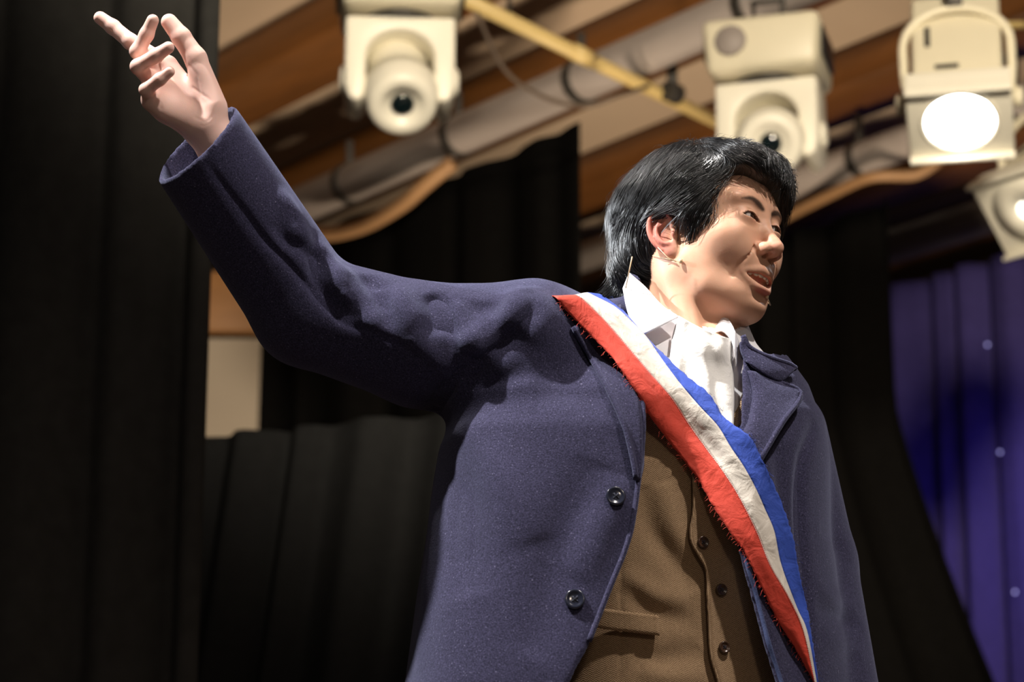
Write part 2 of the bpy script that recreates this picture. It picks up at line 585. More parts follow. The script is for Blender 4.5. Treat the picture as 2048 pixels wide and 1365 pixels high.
# ------------------------------------------------------------------ implicit surface toolkit (numpy surface nets)
def smin(a, b, k):
    h = np.clip(0.5 + 0.5 * (b - a) / k, 0, 1)
    return b + (a - b) * h - k * h * (1 - h)


def smax(a, b, k):
    return -smin(-a, -b, k)


def s_ell(P, c, r, R=None):
    q = P - np.asarray(c)
    if R is not None:
        q = q @ R
    r = np.asarray(r)
    k0 = np.sqrt(((q / r) ** 2).sum(-1))
    k1 = np.sqrt(((q / (r * r)) ** 2).sum(-1)) + 1e-9
    return k0 * (k0 - 1.0) / k1


def s_cone(P, a, b, ra, rb):
    a = np.asarray(a, float)
    b = np.asarray(b, float)
    ab = b - a
    t = np.clip(((P - a) @ ab) / (ab @ ab), 0, 1)
    q = P - a - t[:, None] * ab
    return np.sqrt((q * q).sum(-1)) - (ra + (rb - ra) * t)


def s_chain(P, pts, rs, k=0.0):
    d = None
    for i in range(len(pts) - 1):
        e = s_cone(P, pts[i], pts[i + 1], rs[i], rs[i + 1])
        d = e if d is None else (smin(d, e, k) if k else np.minimum(d, e))
    return d


def surface(fn, lo, hi, h, B=8, lip=1.5):
    """sparse surface nets of fn(P)=0 over a box; returns verts, quads"""
    lo = np.asarray(lo, float)
    hi = np.asarray(hi, float)
    nb = np.ceil((hi - lo) / (h * B)).astype(int)
    n = nb * B + 1
    ax = [lo[i] + (np.arange(nb[i]) + 0.5) * h * B for i in range(3)]
    C = np.stack(np.meshgrid(*ax, indexing='ij'), -1).reshape(-1, 3)
    dc = fn(C)
    near = np.abs(dc) < h * B * 0.87 * lip
    F = np.repeat(np.repeat(np.repeat(np.sign(dc).reshape(nb), B, 0), B, 1), B, 2).astype(np.float32)
    F = np.pad(F, ((0, 1), (0, 1), (0, 1)), mode='edge')
    ids = np.argwhere(near.reshape(nb))
    loc = np.stack(np.meshgrid(*[np.arange(B + 1)] * 3, indexing='ij'), -1).reshape(-1, 3)
    CH = 400
    for s in range(0, len(ids), CH):
        I = (ids[s:s + CH, None, :] * B + loc[None]).reshape(-1, 3)
        F[I[:, 0], I[:, 1], I[:, 2]] = fn(lo + I * h)
    S = F < 0
    dims = np.array(F.shape)
    cd = dims - 1
    eA, eax = [], []
    for a in range(3):
        sl0 = [slice(None)] * 3
        sl1 = [slice(None)] * 3
        sl0[a] = slice(0, -1)
        sl1[a] = slice(1, None)
        X = np.argwhere(S[tuple(sl0)] != S[tuple(sl1)])
        b, c = [(1, 2), (2, 0), (0, 1)][a]
        ok = (X[:, b] > 0) & (X[:, c] > 0) & (X[:, b] < cd[b]) & (X[:, c] < cd[c])
        eA.append(X[ok])
        eax.append(np.full(ok.sum(), a))
    E = np.concatenate(eA)
    A = np.concatenate(eax)
    E1 = E.copy()
    E1[np.arange(len(E)), A] += 1
    f0 = F[E[:, 0], E[:, 1], E[:, 2]].astype(float)
    f1 = F[E1[:, 0], E1[:, 1], E1[:, 2]].astype(float)
    t = f0 / (f0 - f1)
    X = E.astype(float)
    X[np.arange(len(E)), A] += t
    bI = np.array([1, 2, 0])[A]
    cI = np.array([2, 0, 1])[A]
    ar = np.arange(len(E))
    cells = []
    for db, dc_ in ((-1, -1), (0, -1), (0, 0), (-1, 0)):
        c = E.copy()
        c[ar, bI] += db
        c[ar, cI] += dc_
        cells.append((c[:, 0] * cd[1] + c[:, 1]) * cd[2] + c[:, 2])
    Q = np.stack(cells, 1)
    uq, inv = np.unique(Q.ravel(), return_inverse=True)
    inv = inv.reshape(Q.shape)
    cnt = np.zeros(len(uq))
    V = np.zeros((len(uq), 3))
    for j in range(4):
        cnt += np.bincount(inv[:, j], minlength=len(uq))
        for k in range(3):
            V[:, k] += np.bincount(inv[:, j], weights=X[:, k], minlength=len(uq))
    V /= cnt[:, None]
    V = lo + V * h
    flip = f0 > 0
    inv[flip] = inv[flip][:, ::-1]
    # pull to the surface
    for _ in range(2):
        d = fn(V)
        e = h * 0.25
        g = np.stack([fn(V + np.eye(3)[i] * e) - d for i in range(3)], -1) / e
        gn = (g * g).sum(-1) + 1e-6
        st = g * (d / gn)[:, None]
        l = np.sqrt((st * st).sum(-1))
        st *= np.minimum(1, h * 0.6 / (l + 1e-9))[:, None]
        V = V - st
    return V, inv


def smooth_mesh(V, Q, it=2, lam=0.5, w=None):
    n = len(V)
    a = np.concatenate([Q[:, i] for i in range(4)] * 2)
    b = np.concatenate([Q[:, (i + 1) % 4] for i in range(4)] + [Q[:, (i - 1) % 4] for i in range(4)])
    cnt = np.bincount(a, minlength=n) + 1e-9
    for _ in range(it):
        S = np.stack([np.bincount(a, weights=V[b, k], minlength=n) for k in range(3)], -1) / cnt[:, None]
        dV = (S - V) * lam
        V = V + (dV if w is None else dV * w[:, None])
    return V


def vnormals(V, Q):
    nq = np.cross(V[Q[:, 2]] - V[Q[:, 0]], V[Q[:, 3]] - V[Q[:, 1]])
    n = np.stack([sum(np.bincount(Q[:, j], weights=nq[:, k], minlength=len(V)) for j in range(4)) for k in range(3)], -1)
    return n / (np.linalg.norm(n, axis=1)[:, None] + 1e-12)


def quads_mesh(name, V, Q):
    me = bpy.data.meshes.new(name)
    nf = len(Q)
    me.vertices.add(len(V))
    me.vertices.foreach_set('co', V.astype(np.float32).ravel())
    me.loops.add(nf * 4)
    me.loops.foreach_set('vertex_index', Q.astype(np.int32).ravel())
    me.polygons.add(nf)
    me.polygons.foreach_set('loop_start', np.arange(0, nf * 4, 4, dtype=np.int32))
    me.polygons.foreach_set('loop_total', np.full(nf, 4, dtype=np.int32))
    me.polygons.foreach_set('use_smooth', np.ones(nf, dtype=bool))
    me.update(calc_edges=True)
    return me


def attr(me, name, vals):
    vals = np.asarray(vals, np.float32)
    if vals.ndim == 1:
        a = me.attributes.new(name, 'FLOAT', 'POINT')
        a.data.foreach_set('value', vals)
    else:
        a = me.attributes.new(name, 'FLOAT_VECTOR', 'POINT')
        a.data.foreach_set('vector', vals.ravel())


def catmull(pts, n):
    P = np.asarray(pts, float)
    t = np.linspace(0, len(P) - 1, n)
    i = np.clip(t.astype(int), 0, len(P) - 2)
    f = (t - i)[:, None]
    a, b = P[i], P[i + 1]
    p0 = np.where((i > 0)[:, None], P[np.maximum(i - 1, 0)], 2 * a - b)
    p3 = np.where((i + 2 < len(P))[:, None], P[np.minimum(i + 2, len(P) - 1)], 2 * b - a)
    return 0.5 * (2 * a + (b - p0) * f + (2 * p0 - 5 * a + 4 * b - p3) * f ** 2 + (3 * a - p0 - 3 * b + p3) * f ** 3)


def poly_dist(P, L):
    """distance of points to polyline L, arc fraction, side vector"""
    best = np.full(len(P), 1e9)
    frac = np.zeros(len(P))
    side = np.zeros((len(P), 3))
    m = len(L) - 1
    for i in range(m):
        ab = L[i + 1] - L[i]
        t = np.clip(((P - L[i]) @ ab) / (ab @ ab + 1e-12), 0, 1)
        q = P - L[i] - t[:, None] * ab
        d = np.sqrt((q * q).sum(-1))
        k = d < best
        best[k] = d[k]
        frac[k] = (i + t[k]) / m
        side[k] = q[k]
    return best, frac, side


def sculpt(V, Q, strokes):
    """cloth folds: strokes = (pixel polyline, height m, width m[, step]) laid onto the visible surface, moved along normals"""
    for st in strokes:
        pl, amp, wid = st[:3]
        step = st[3] if len(st) > 3 else None
        nrm = vnormals(V, Q)
        pp = to_px(V)
        vis = (nrm * (V - CAM)).sum(-1) < 0
        C = catmull(pl, max(4, int(len(pl) * 4)))
        L = []
        idx = np.flatnonzero(vis)
        vp = pp[idx]
        for c in C:
            dd = (vp[:, 0] - c[0]) ** 2 + (vp[:, 1] - c[1]) ** 2
            near = idx[dd < 12 ** 2]
            if len(near) == 0:
                near = idx[[np.argmin(dd)]]
            L.append(V[near[np.argmin(pp[near, 2])]])
        L = np.array(L)
        # steady the depth along the stroke
        for _ in range(2):
            L[1:-1] = (L[:-2] + 2 * L[1:-1] + L[2:]) / 4
        lo = L.min(0) - wid * 3
        hi = L.max(0) + wid * 3
        cand = np.flatnonzero(((V > lo) & (V < hi)).all(1))
        d, f, side = poly_dist(V[cand], L)
        env = np.clip(np.sin(np.pi * np.clip(f, 0, 1)), 0, 1) ** 0.5 if step is None or step != 'full' else 1.0
        wgt = np.exp(-(d / wid) ** 2) * env
        V = V.copy()
        facing = np.clip(-(nrm[cand] * (V[cand] - CAM)).sum(-1) * 3 + 0.65, 0, 1)
        V[cand] += nrm[cand] * (amp * wgt * facing)[:, None]
    return V


# ------------------------------------------------------------------ the performer: head frame from the photograph's landmarks
H0 = CAM + 3.1 * FWD + 0.2502 * RGT + 0.1174 * UPV
_c = lambda v: v[0] * RGT + v[1] * UPV - v[2] * FWD
HF = _c((0.76193059, 0.13562414, 0.63329919))
HL = _c((0.64130736, -0.29459473, -0.7084764))
HU = _c((0.09048011, 0.94594928, -0.3114375))
HM = np.stack([HF, HL, HU])            # rows


def h2w(p):
    return np.asarray(p, float) / 100.0 @ HM + H0


def w2h(P):
    return (P - H0) @ HM.T * 100.0


def chain_s(q, pts, rs, n=9, k=0.0):
    """smooth curved chain"""
    P = catmull(pts, n)
    r = np.interp(np.linspace(0, 1, n), np.linspace(0, 1, len(rs)), rs)
    return s_chain(q, P, r, k)


def face_cm(q, d):
    E = lambda c, r, R=None: s_ell(q, c, r, R)
    d = smin(d, E((5.95, 4.0, -0.7), (2.3, 2.0, 1.7)), 2.4)       # cheekbone
    d = smin(d, E((6.6, 2.9, -2.4), (2.2, 2.0, 1.9)), 1.4)       # front cheek
    d = smin(d, E((6.5, 0, -4.2), (3.0, 3.3, 2.6)), 1.6)         # muzzle
    d = smin(d, E((5.8, 0, -6.4), (2.8, 3.0, 2.4)), 1.4)
    d = smin(d, E((7.15, 2.4, 4.35), (1.3, 2.7, 0.9)), 1.3)       # brow
    d = smax(d, -E((10.15, 2.9, 2.3), (1.7, 2.4, 1.25)), 1.3)      # socket
    d = smin(d, E((7.28, 2.65, 2.08), (1.70, 1.95, 1.52)), 0.6)   # lids over the eyeball
    # nose
    d = smin(d, chain_s(q, [(8.0, 0, 3.6), (8.7, 0, 1.6), (9.9, 0, -0.4), (10.72, 0, -1.6)], [0.75, 0.70, 0.80, 1.0], 7, 0.3), 1.1)
    d = smin(d, E((9.6, 1.28, -1.95), (1.15, 0.70, 0.86)), 0.55)
    d = smin(d, E((10.2, 0, -2.45), (0.9, 0.42, 0.45)), 0.5)
    d = smax(d, -E((9.95, 0.76, -2.8), (0.66, 0.34, 0.46)), 0.22)
    d = smax(d, -chain_s(q, [(8.7, 2.2, -1.5), (9.1, 2.2, -2.4), (9.2, 1.8, -3.0)], [0.03, 0.05, 0.03], 5), 0.4)
    # mouth cut, open, corners drawn back
    d = smax(d, -chain_s(q, [(7.9, 3.0, -5.27), (8.6, 1.9, -5.58), (9.2, 0.8, -5.82), (9.4, 0, -5.88)], [0.10, 0.55, 0.86, 0.90]), 0.2)
    # lips
    d = smin(d, chain_s(q, [(7.95, 2.95, -5.05), (8.75, 1.9, -4.82), (9.28, 0.75, -4.62), (9.30, 0, -4.74)], [0.20, 0.38, 0.46, 0.46], 9, 0.1), 0.4)
    d = smin(d, chain_s(q, [(7.95, 2.9, -5.45), (8.55, 1.8, -6.5), (9.0, 0.8, -7.02), (9.05, 0, -7.06)], [0.18, 0.40, 0.52, 0.54], 9, 0.1), 0.4)
    d = smax(d, -s_ell(q, (9.35, 0, -7.95), (0.9, 1.8, 0.45)), 0.9)   # under the lip
    # smile fold
    d = smax(d, -chain_s(q, [(8.9, 2.3, -2.1), (8.6, 3.0, -3.3), (8.0, 3.6, -4.6), (7.1, 3.8, -5.9)], [0.0, 0.0, 0.01, 0.0], 7), 0.6)
    # eye opening: a lens shaped cut through the lids
    g = np.stack([np.zeros(len(q)), q[:, 1], q[:, 2]], -1)
    sl = chain_s(g, [(0, 1.22, 1.72), (0, 1.75, 1.98), (0, 2.65, 2.16), (0, 3.45, 2.12), (0, 4.0, 1.98)], [0.08, 0.30, 0.37, 0.30, 0.05], 9)
    sl = np.maximum(sl, 6.5 - q[:, 0])
    d = smax(d, -sl, 0.10)
    # upper lid crease
    d = smax(d, -chain_s(q, [(8.6, 1.4, 2.4), (8.88, 2.15, 2.83), (8.63, 3.15, 2.86), (7.7, 4.25, 2.4)], [0.02, 0.05, 0.05, 0.02], 7), 0.22)
    return d


def head_cm(p):
    """signed distance, centimetres, of the head in head coordinates (forward, left, up)"""
    q = np.stack([p[:, 0], np.abs(p[:, 1]), p[:, 2]], -1)
    E = lambda c, r, R=None: s_ell(q, c, r, R)
    d = E((-0.9, 0, 4.4), (9.5, 7.5, 8.5))
    d = smin(d, E((3.4, 0, 3.6), (5.2, 6.2, 5.6)), 2.0)          # forehead
    d = smin(d, E((3.6, 0, -1.6), (5.2, 6.0, 6.6)), 2.5)         # mid face
    d = smin(d, E((1.6, 3.4, -3.2), (4.6, 3.2, 4.0)), 2.0)       # masseter
    d = smin(d, s_chain(q, [(0.6, 5.2, -4.6), (3.4, 4.4, -7.2), (6.1, 1.2, -8.8)], [1.5, 1.4, 1.5], 0.8), 2.8)
    d = smin(d, E((6.35, 0, -8.9), (2.0, 2.2, 1.5)), 1.3)         # chin
    d = smin(d, E((3.7, 0, -7.5), (4.6, 4.5, 2.2)), 2.4)         # under jaw
    m = (q[:, 0] > 3.5) & (np.abs(d) < 5) & (q[:, 2] < 8) & (q[:, 2] > -10.5)
    if m.any():
        d[m] = face_cm(q[m], d[m])
    return d


EARC = np.array([-0.9, -7.25, -0.6])


def ear_cm(p, sgn=-1):
    """ear in centimetres; local a forward, b up, c outward"""
    o = EARC * np.array([1, -sgn, 1])
    out = np.array([0.34, sgn * 0.93, 0.05])
    out /= np.linalg.norm(out)
    upv = np.array([-0.32, 0, 0.947])
    upv -= out * (upv @ out)
    upv /= np.linalg.norm(upv)
    fw = np.cross(upv, out) * (1 if sgn < 0 else -1)
    q = p - o
    q = np.stack([q @ fw, q @ upv, q @ out], -1)
    E = lambda c, r: s_ell(q, c, r)
    d = E((-0.3, 0.45, 0.45), (1.75, 2.75, 0.42))
    d = smin(d, E((0.15, -2.25, 0.40), (0.95, 1.0, 0.40)), 0.6)                       # lobe
    d = smax(d, -E((-0.15, 0.75, 1.05), (1.35, 2.2, 0.62)), 0.2)                      # inner dish
    hel = [(0.95, 0.7, 0.45), (1.15, 1.8, 0.65), (0.6, 2.9, 0.8), (-0.5, 3.25, 0.9), (-1.6, 2.5, 0.9), (-2.0, 1.0, 0.85), (-1.75, -0.6, 0.75), (-1.0, -1.9, 0.6)]
    d = smin(d, chain_s(q, hel, [0.2, 0.27, 0.3, 0.31, 0.32, 0.32, 0.3, 0.25], 20), 0.2)
    ant = [(-0.35, 2.2, 0.65), (-0.95, 1.2, 0.8), (-1.15, 0.1, 0.85), (-0.75, -1.0, 0.85), (-0.05, -1.45, 0.8)]
    d = smin(d, chain_s(q, ant, [0.18, 0.25, 0.3, 0.3, 0.25], 11), 0.25)
    d = smin(d, s_chain(q, [(0.3, 1.95, 0.55), (-0.6, 1.3, 0.7)], [0.15, 0.2]), 0.2)
    d = smax(d, -E((0.1, -0.15, 0.70), (0.75, 0.98, 0.80)), 0.2)                      # concha
    d = smin(d, E((0.98, -0.25, 0.72), (0.32, 0.55, 0.40)), 0.25)                     # tragus
    d = smin(d, E((-0.3, -0.1, -0.35), (1.2, 1.9, 0.9)), 0.4)                         # root
    return d


NB = h2w((-2.2, 0, -5.0))


def body_head(P):
    """head and neck, metres, world"""
    q = w2h(P)
    d = head_cm(q)
    for s in (-1, 1):
        m = (q[:, 1] * s > 4.5) & (np.abs(q[:, 0]) < 5) & (np.abs(q[:, 2]) < 6)
        if m.any():
            d[m] = smin(d[m], ear_cm(q[m], s), 0.35)
    d = d / 100.0
    n = s_chain(P, [h2w((-2.4, 0, -1.5)), h2w((-1.9, 0.2, -7.5)), NECK_LO], [0.060, 0.053, 0.060], 0.02)
    d = smin(d, n, 0.022)
    for s in (-1, 1):     # sternomastoid
        a = h2w((-2.4, s * 5.0, -3.0))
        d = smin(d, s_chain(P, [a, STERN + np.array([s * 0.012, 0.0, 0.0])], [0.016, 0.012]), 0.02)
    d = smin(d, s_ell(P, h2w((2.3, 1.0, -11.2)), (0.017, 0.017, 0.022)), 0.02)     # larynx
    return d


STERN = PY(1418, 705, 2.885)
NECK_LO = PY(1395, 745, 2.955)

# ------------------------------------------------------------------ torso frame and garment fields
PSI = math.radians(20)
TL = np.array([math.cos(PSI), math.sin(PSI), 0.0])
TN = np.array([math.sin(PSI), -math.cos(PSI), 0.0])
AXZ = [0.6, 1.0, 1.2, 1.35, 1.44, 1.5]
AXX = [0.205, 0.205, 0.197, 0.205, 0.228, 0.236]
AXY = [2.965, 2.955, 2.953, 2.957, 2.962, 2.962]


def section(P, rows, ex=2.3):
    rows = np.array(rows)
    z = P[:, 2]
    ax = np.interp(z, AXZ, AXX)
    ay = np.interp(z, AXZ, AXY)
    dx, dy = P[:, 0] - ax, P[:, 1] - ay
    u = dx * TL[0] + dy * TL[1] - np.interp(z, rows[:, 0], rows[:, 1])
    v = dx * TN[0] + dy * TN[1] - np.interp(z, rows[:, 0], rows[:, 2])
    a = np.interp(z, rows[:, 0], rows[:, 3])
    b = np.interp(z, rows[:, 0], rows[:, 4])
    au, bv = np.abs(u) / a + 1e-6, np.abs(v) / b + 1e-6
    r = (au ** ex + bv ** ex) ** (1 / ex)
    gu = au ** (ex - 1) / a * r ** (1 - ex)
    gv = bv ** (ex - 1) / b * r ** (1 - ex)
    return (r - 1) / np.sqrt(gu * gu + gv * gv)


TORSO = [(0.55, 0, 0, .150, .115), (.80, 0, 0, .170, .122), (.95, 0, 0, .166, .118), (1.05, 0, 0, .164, .116), (1.15, 0, 0, .174, .121), (1.25, 0, 0.004, .184, .124),
         (1.33, 0, 0.002, .180, .112), (1.385, 0, 0, .145, .092), (1.43, 0, 0, .095, .070), (1.47, 0, 0, .062, .060), (1.60, 0, 0, .055, .055)]
COAT = [(.50, -.06, 0.0, .345, .215), (.70, -.06, 0.0, .315, .195), (.98, -.066, 0.005, .280, .170), (1.10, -.062, 0.006, .264, .160), (1.20, -.054, 0.006, .252, .153),
        (1.28, -.050, 0.004, .248, .148), (1.33, -.042, 0.0, .236, .138), (1.375, -.012, 0, .178, .118), (1.43, 0, -.004, .112, .092), (1.47, 0, -.008, .083, .082), (1.60, 0, -.010, .080, .080)]

SR, SR_r = PY(1050, 716, 2.875), 0.093
SM = PY(840, 690, 2.862)
ER = PY(617, 622, 2.845)
WR = PY(392, 284, 2.752)
SLp = PY(1552, 872, 3.03)
EL = PY(1612, 1130, 3.03)
WL = PY(1676, 1480, 2.965)
TRAP_R = PY(1222, 652, 2.965)
TRAP_L = PY(1490, 754, 2.99)
CUFF_N = -0.64 * RGT + 0.68 * UPV - 0.36 * FWD
CUFF_N = CUFF_N / np.linalg.norm(CUFF_N)


def torso_d(P):
    d = section(P, TORSO)
    d = smin(d, s_chain(P, [TRAP_R, SR + np.array([0.03, 0, -0.02])], [0.035, 0.055]), 0.03)
    d = smin(d, s_chain(P, [TRAP_L, SLp + np.array([-0.02, 0, 0.0])], [0.035, 0.05]), 0.03)
    return d


def coat_out(P):
    d = section(P, COAT, 2.4)
    m = (P[:, 0] < 0.32) & (P[:, 2] > 1.0)
    if m.any():
        Q = P[m]
        arm = s_chain(Q, [SR, SM, ER, WR + (WR - ER) * 0.15], [SR_r, 0.076, 0.068, 0.0625], 0.012)
        e = smin(d[m], s_chain(Q, [TRAP_R, SR + np.array([0.02, 0, 0.022])], [0.034, 0.066]), 0.03)
        d[m] = smin(e, arm, 0.035)
    m = P[:, 0] > 0.15
    if m.any():
        Q = P[m]
        arm = s_chain(Q, [SLp, EL, WL], [0.066, 0.064, 0.060], 0.01)
        e = smin(d[m], s_chain(Q, [TRAP_L, SLp + np.array([-0.02, 0, 0.010])], [0.036, 0.056]), 0.03)
        d[m] = smin(e, arm, 0.014)
    return d


def poly_sd(P, poly):
    """signed distance (m) to an outline given in the photograph, carried along the line of sight"""
    pp = to_px(P)
    p = pp[:, :2]
    poly = np.asarray(poly, float)
    n = len(poly)
    best = np.full(len(p), 1e18)
    sgn = np.ones(len(p))
    for i in range(n):
        a, b = poly[i], poly[i - 1]
        e = b - a
        w = p - a
        t = np.clip((w @ e) / (e @ e), 0, 1)
        q = w - t[:, None] * e
        best = np.minimum(best, (q * q).sum(1))
        c1 = p[:, 1] >= a[1]
        c2 = p[:, 1] < b[1]
        c3 = e[0] * w[:, 1] > e[1] * w[:, 0]
        fl = (c1 & c2 & c3) | (~c1 & ~c2 & ~c3)
        sgn[fl] *= -1
    return sgn * np.sqrt(best) * pp[:, 2] / FPX


EDGE_R = [(1262, 380), (1236, 560), (1244, 620), (1268, 720), (1290, 800), (1292, 870), (1284, 950), (1266, 1070), (1226, 1175), (1184, 1283), (1142, 1365), (1070, 1530), (1000, 1750)]
EDGE_L = [(1478, 380), (1478, 560), (1484, 700), (1480, 860), (1470, 1000), (1474, 1085), (1500, 1190), (1530, 1300), (1550, 1365), (1600, 1530), (1660, 1750)]
OPEN = [tuple(p) for p in catmull(EDGE_R, 30)] + [tuple(p) for p in catmull(EDGE_L, 24)[::-1]]
VCUT = [(1150, 480), (1240, 700), (1312, 850), (1405, 940), (1478, 810), (1520, 650), (1560, 480)]
VAX = lambda P: (P[:, 0] - np.interp(P[:, 2], AXZ, AXX)) * TN[0] + (P[:, 1] - np.interp(P[:, 2], AXZ, AXY)) * TN[1]


def coat_f(P):
    o = coat_out(P)
    t = 0.0065
    d = np.abs(o + t / 2) - t / 2
    m = d < 0.02
    if m.any():
        Q = P[m]
        e = d[m]
        k = (VAX(Q) > -0.02) & (Q[:, 0] > -0.05)
        if k.any():
            R = Q[k]
            op = np.maximum(poly_sd(R, OPEN), -VAX(R))
            e[k] = smax(e[k], -op, 0.004)
        e = smax(e, (Q - WR) @ CUFF_N, 0.004)                  # cuff
        rn = np.hypot(Q[:, 0] - 0.235, Q[:, 1] - 2.965)
        e = smax(e, -(Q - NECK_UP) @ np.array([-0.72, 0.25, -0.95]) - 3.0 * np.maximum(0, rn - 0.10), 0.004)   # collar line round the neck
        d[m] = np.maximum(e, 0.66 - Q[:, 2])
    return d


NECK_UP = PY(1300, 576, 3.0)


def vest_f(P):
    o = torso_d(P)
    d = np.abs(o + 0.003) - 0.003
    d = smax(d, -np.maximum(poly_sd(P, VCUT), -VAX(P)), 0.003)
    d = smax(d, P[:, 2] - 1.405, 0.004)
    d = np.maximum(d, 0.80 - P[:, 2])
    ua = (P[:, 0] - 0.2) * TL[0] + (P[:, 1] - 2.955) * TL[1]
    d = np.maximum(d, np.abs(ua) - 0.165)
    return d


NA = h2w((-1.9, 0.2, -7.5))


def shirt_f(P):
    d = torso_d(P) + 0.010
    d = np.maximum(d, 1.18 - P[:, 2])
    ax = NECK_LO - NA
    ax = ax / np.linalg.norm(ax)
    st = s_cone(P, NA, NECK_LO, 0.0635, 0.073)
    cut = -((P - STAND_TOP) @ STAND_N)
    st = np.maximum(st, -cut)
    d = smin(d, st, 0.012)
    inner = s_cone(P, NA - ax * 0.05, NECK_LO, 0.0595, 0.067)
    d = np.maximum(d, -np.maximum(inner, ((P - NECK_LO) @ ax) + 0.02))
    ua = (P[:, 0] - 0.2) * TL[0] + (P[:, 1] - 2.955) * TL[1]
    d = np.maximum(d, np.abs(ua) - 0.15)
    return d


STAND_TOP = PY(1345, 640, 2.90)
STAND_N = np.array([0.18, -0.42, 0.89])
STAND_N = -STAND_N / np.linalg.norm(STAND_N) * -1.0

# ------------------------------------------------------------------ right hand, raised, palm towards the light
HY = 2.735


def hp(cx, cy, dy):
    """hand joint: crop reading of the photograph to a world point, dy = metres further from the camera than the palm"""
    return PY(160 + cx / 3.4125, cy / 3.4125, HY + dy)


WRI = hp(872, 880, 0.004)
FING = {
    'index': ([hp(600, 445, 0.012), hp(345, 285, 0.014), hp(225, 185, 0.018), hp(138, 122, 0.018)], [.0100, .0096, .0090, .0080]),
    'middle': ([hp(535, 470, 0.004), hp(392, 352, -0.022), hp(455, 235, -0.030), hp(496, 140, -0.038)], [.0102, .0090, .0084, .0074]),
    'ring': ([hp(495, 560, -0.004), hp(396, 455, -0.030), hp(520, 380, -0.040), hp(603, 325, -0.046)], [.0100, .0090, .0083, .0072]),
    'little': ([hp(490, 680, -0.006), hp(452, 612, -0.028), hp(545, 542, -0.038), hp(612, 490, -0.042)], [.0098, .0081, .0074, .0063]),
    'thumb': ([hp(850, 600, -0.006), hp(790, 400, -0.012), hp(692, 255, -0.016), hp(609, 150, -0.018)], [.0155, .0130, .0116, .0099]),
}


def hand_f(P):
    d = s_chain(P, [ER + (WR - ER) * 0.35, WRI + (ER - WR) * 0.10, WRI], [0.036, 0.026, 0.0245], 0.01)
    pal = None
    for k, (off, r) in {'index': (0.3, .0115), 'middle': (0.1, .0115), 'ring': (-0.15, .0115), 'little': (-0.4, .0112)}.items():
        a = WRI + (hp(780, 800, 0) - WRI) * 0.25 + (hp(960, 740, 0) - hp(780, 830, 0)) * off * 0.8
        e = s_cone(P, a, FING[k][0][0], 0.0150, r)
        pal = e if pal is None else smin(pal, e, 0.012)
    d = smin(d, pal, 0.012)
    th = s_cone(P, hp(900, 730, -0.004), FING['thumb'][0][1], 0.0185, 0.0130)
    d = smin(d, th, 0.012)
    hy = s_chain(P, [hp(760, 800, -0.002), hp(590, 735, -0.008), hp(505, 690, -0.008)], [0.0165, 0.0165, 0.0125], 0.006)
    d = smin(d, hy, 0.010)
    d = smax(d, -s_ell(P, hp(680, 610, -0.052), (0.032, 0.030, 0.032)), 0.022)     # hollow of the palm
    for k, (pts, rs) in FING.items():
        if k == 'thumb':
            pts, rs = pts[1:], rs[1:]
        m = np.linalg.norm(P - (pts[0] + pts[-1]) / 2, axis=1) < 0.075
        if not m.any():
            continue
        Q = P[m]
        f = s_chain(Q, pts, rs, 0.004)
        d[m] = smin(d[m], f, 0.005)
    return d


TROU = None


def legs_f(P):
    hipc = np.array([0.205, 2.96, 0.92])
    d = s_ell(P, hipc - np.array([0, 0, 0.06]), (0.145, 0.105, 0.13))
    for s, fx, fy in ((-1, 0.06, 2.90), (1, 0.36, 3.02)):
        hip = hipc + TL * s * 0.075 - np.array([0, 0, 0.06])
        kn = np.array([(hip[0] + fx) / 2, (hip[1] + fy) / 2 - 0.02, 0.50])
        an = np.array([fx, fy, 0.09])
        d = smin(d, s_chain(P, [hip, kn, an], [0.076, 0.070, 0.062], 0.02), 0.03)
    d = np.maximum(d, 0.055 - P[:, 2])
    return d

# ------------------------------------------------------------------ the performer
import time as _t
_T0 = _t.time()
PBASE = np.array([0.21, 2.96, 0.0])
person = empty('person', tuple(PBASE))
tag(person, 'person in a long navy coat and tricolour sash, right arm raised, looking aside', 'person')


def pchild(name, V, Q, mat, parent=None):
    me = quads_mesh(name, V - PBASE, Q)
    return link(name, me, mat, parent or person, smooth=False)


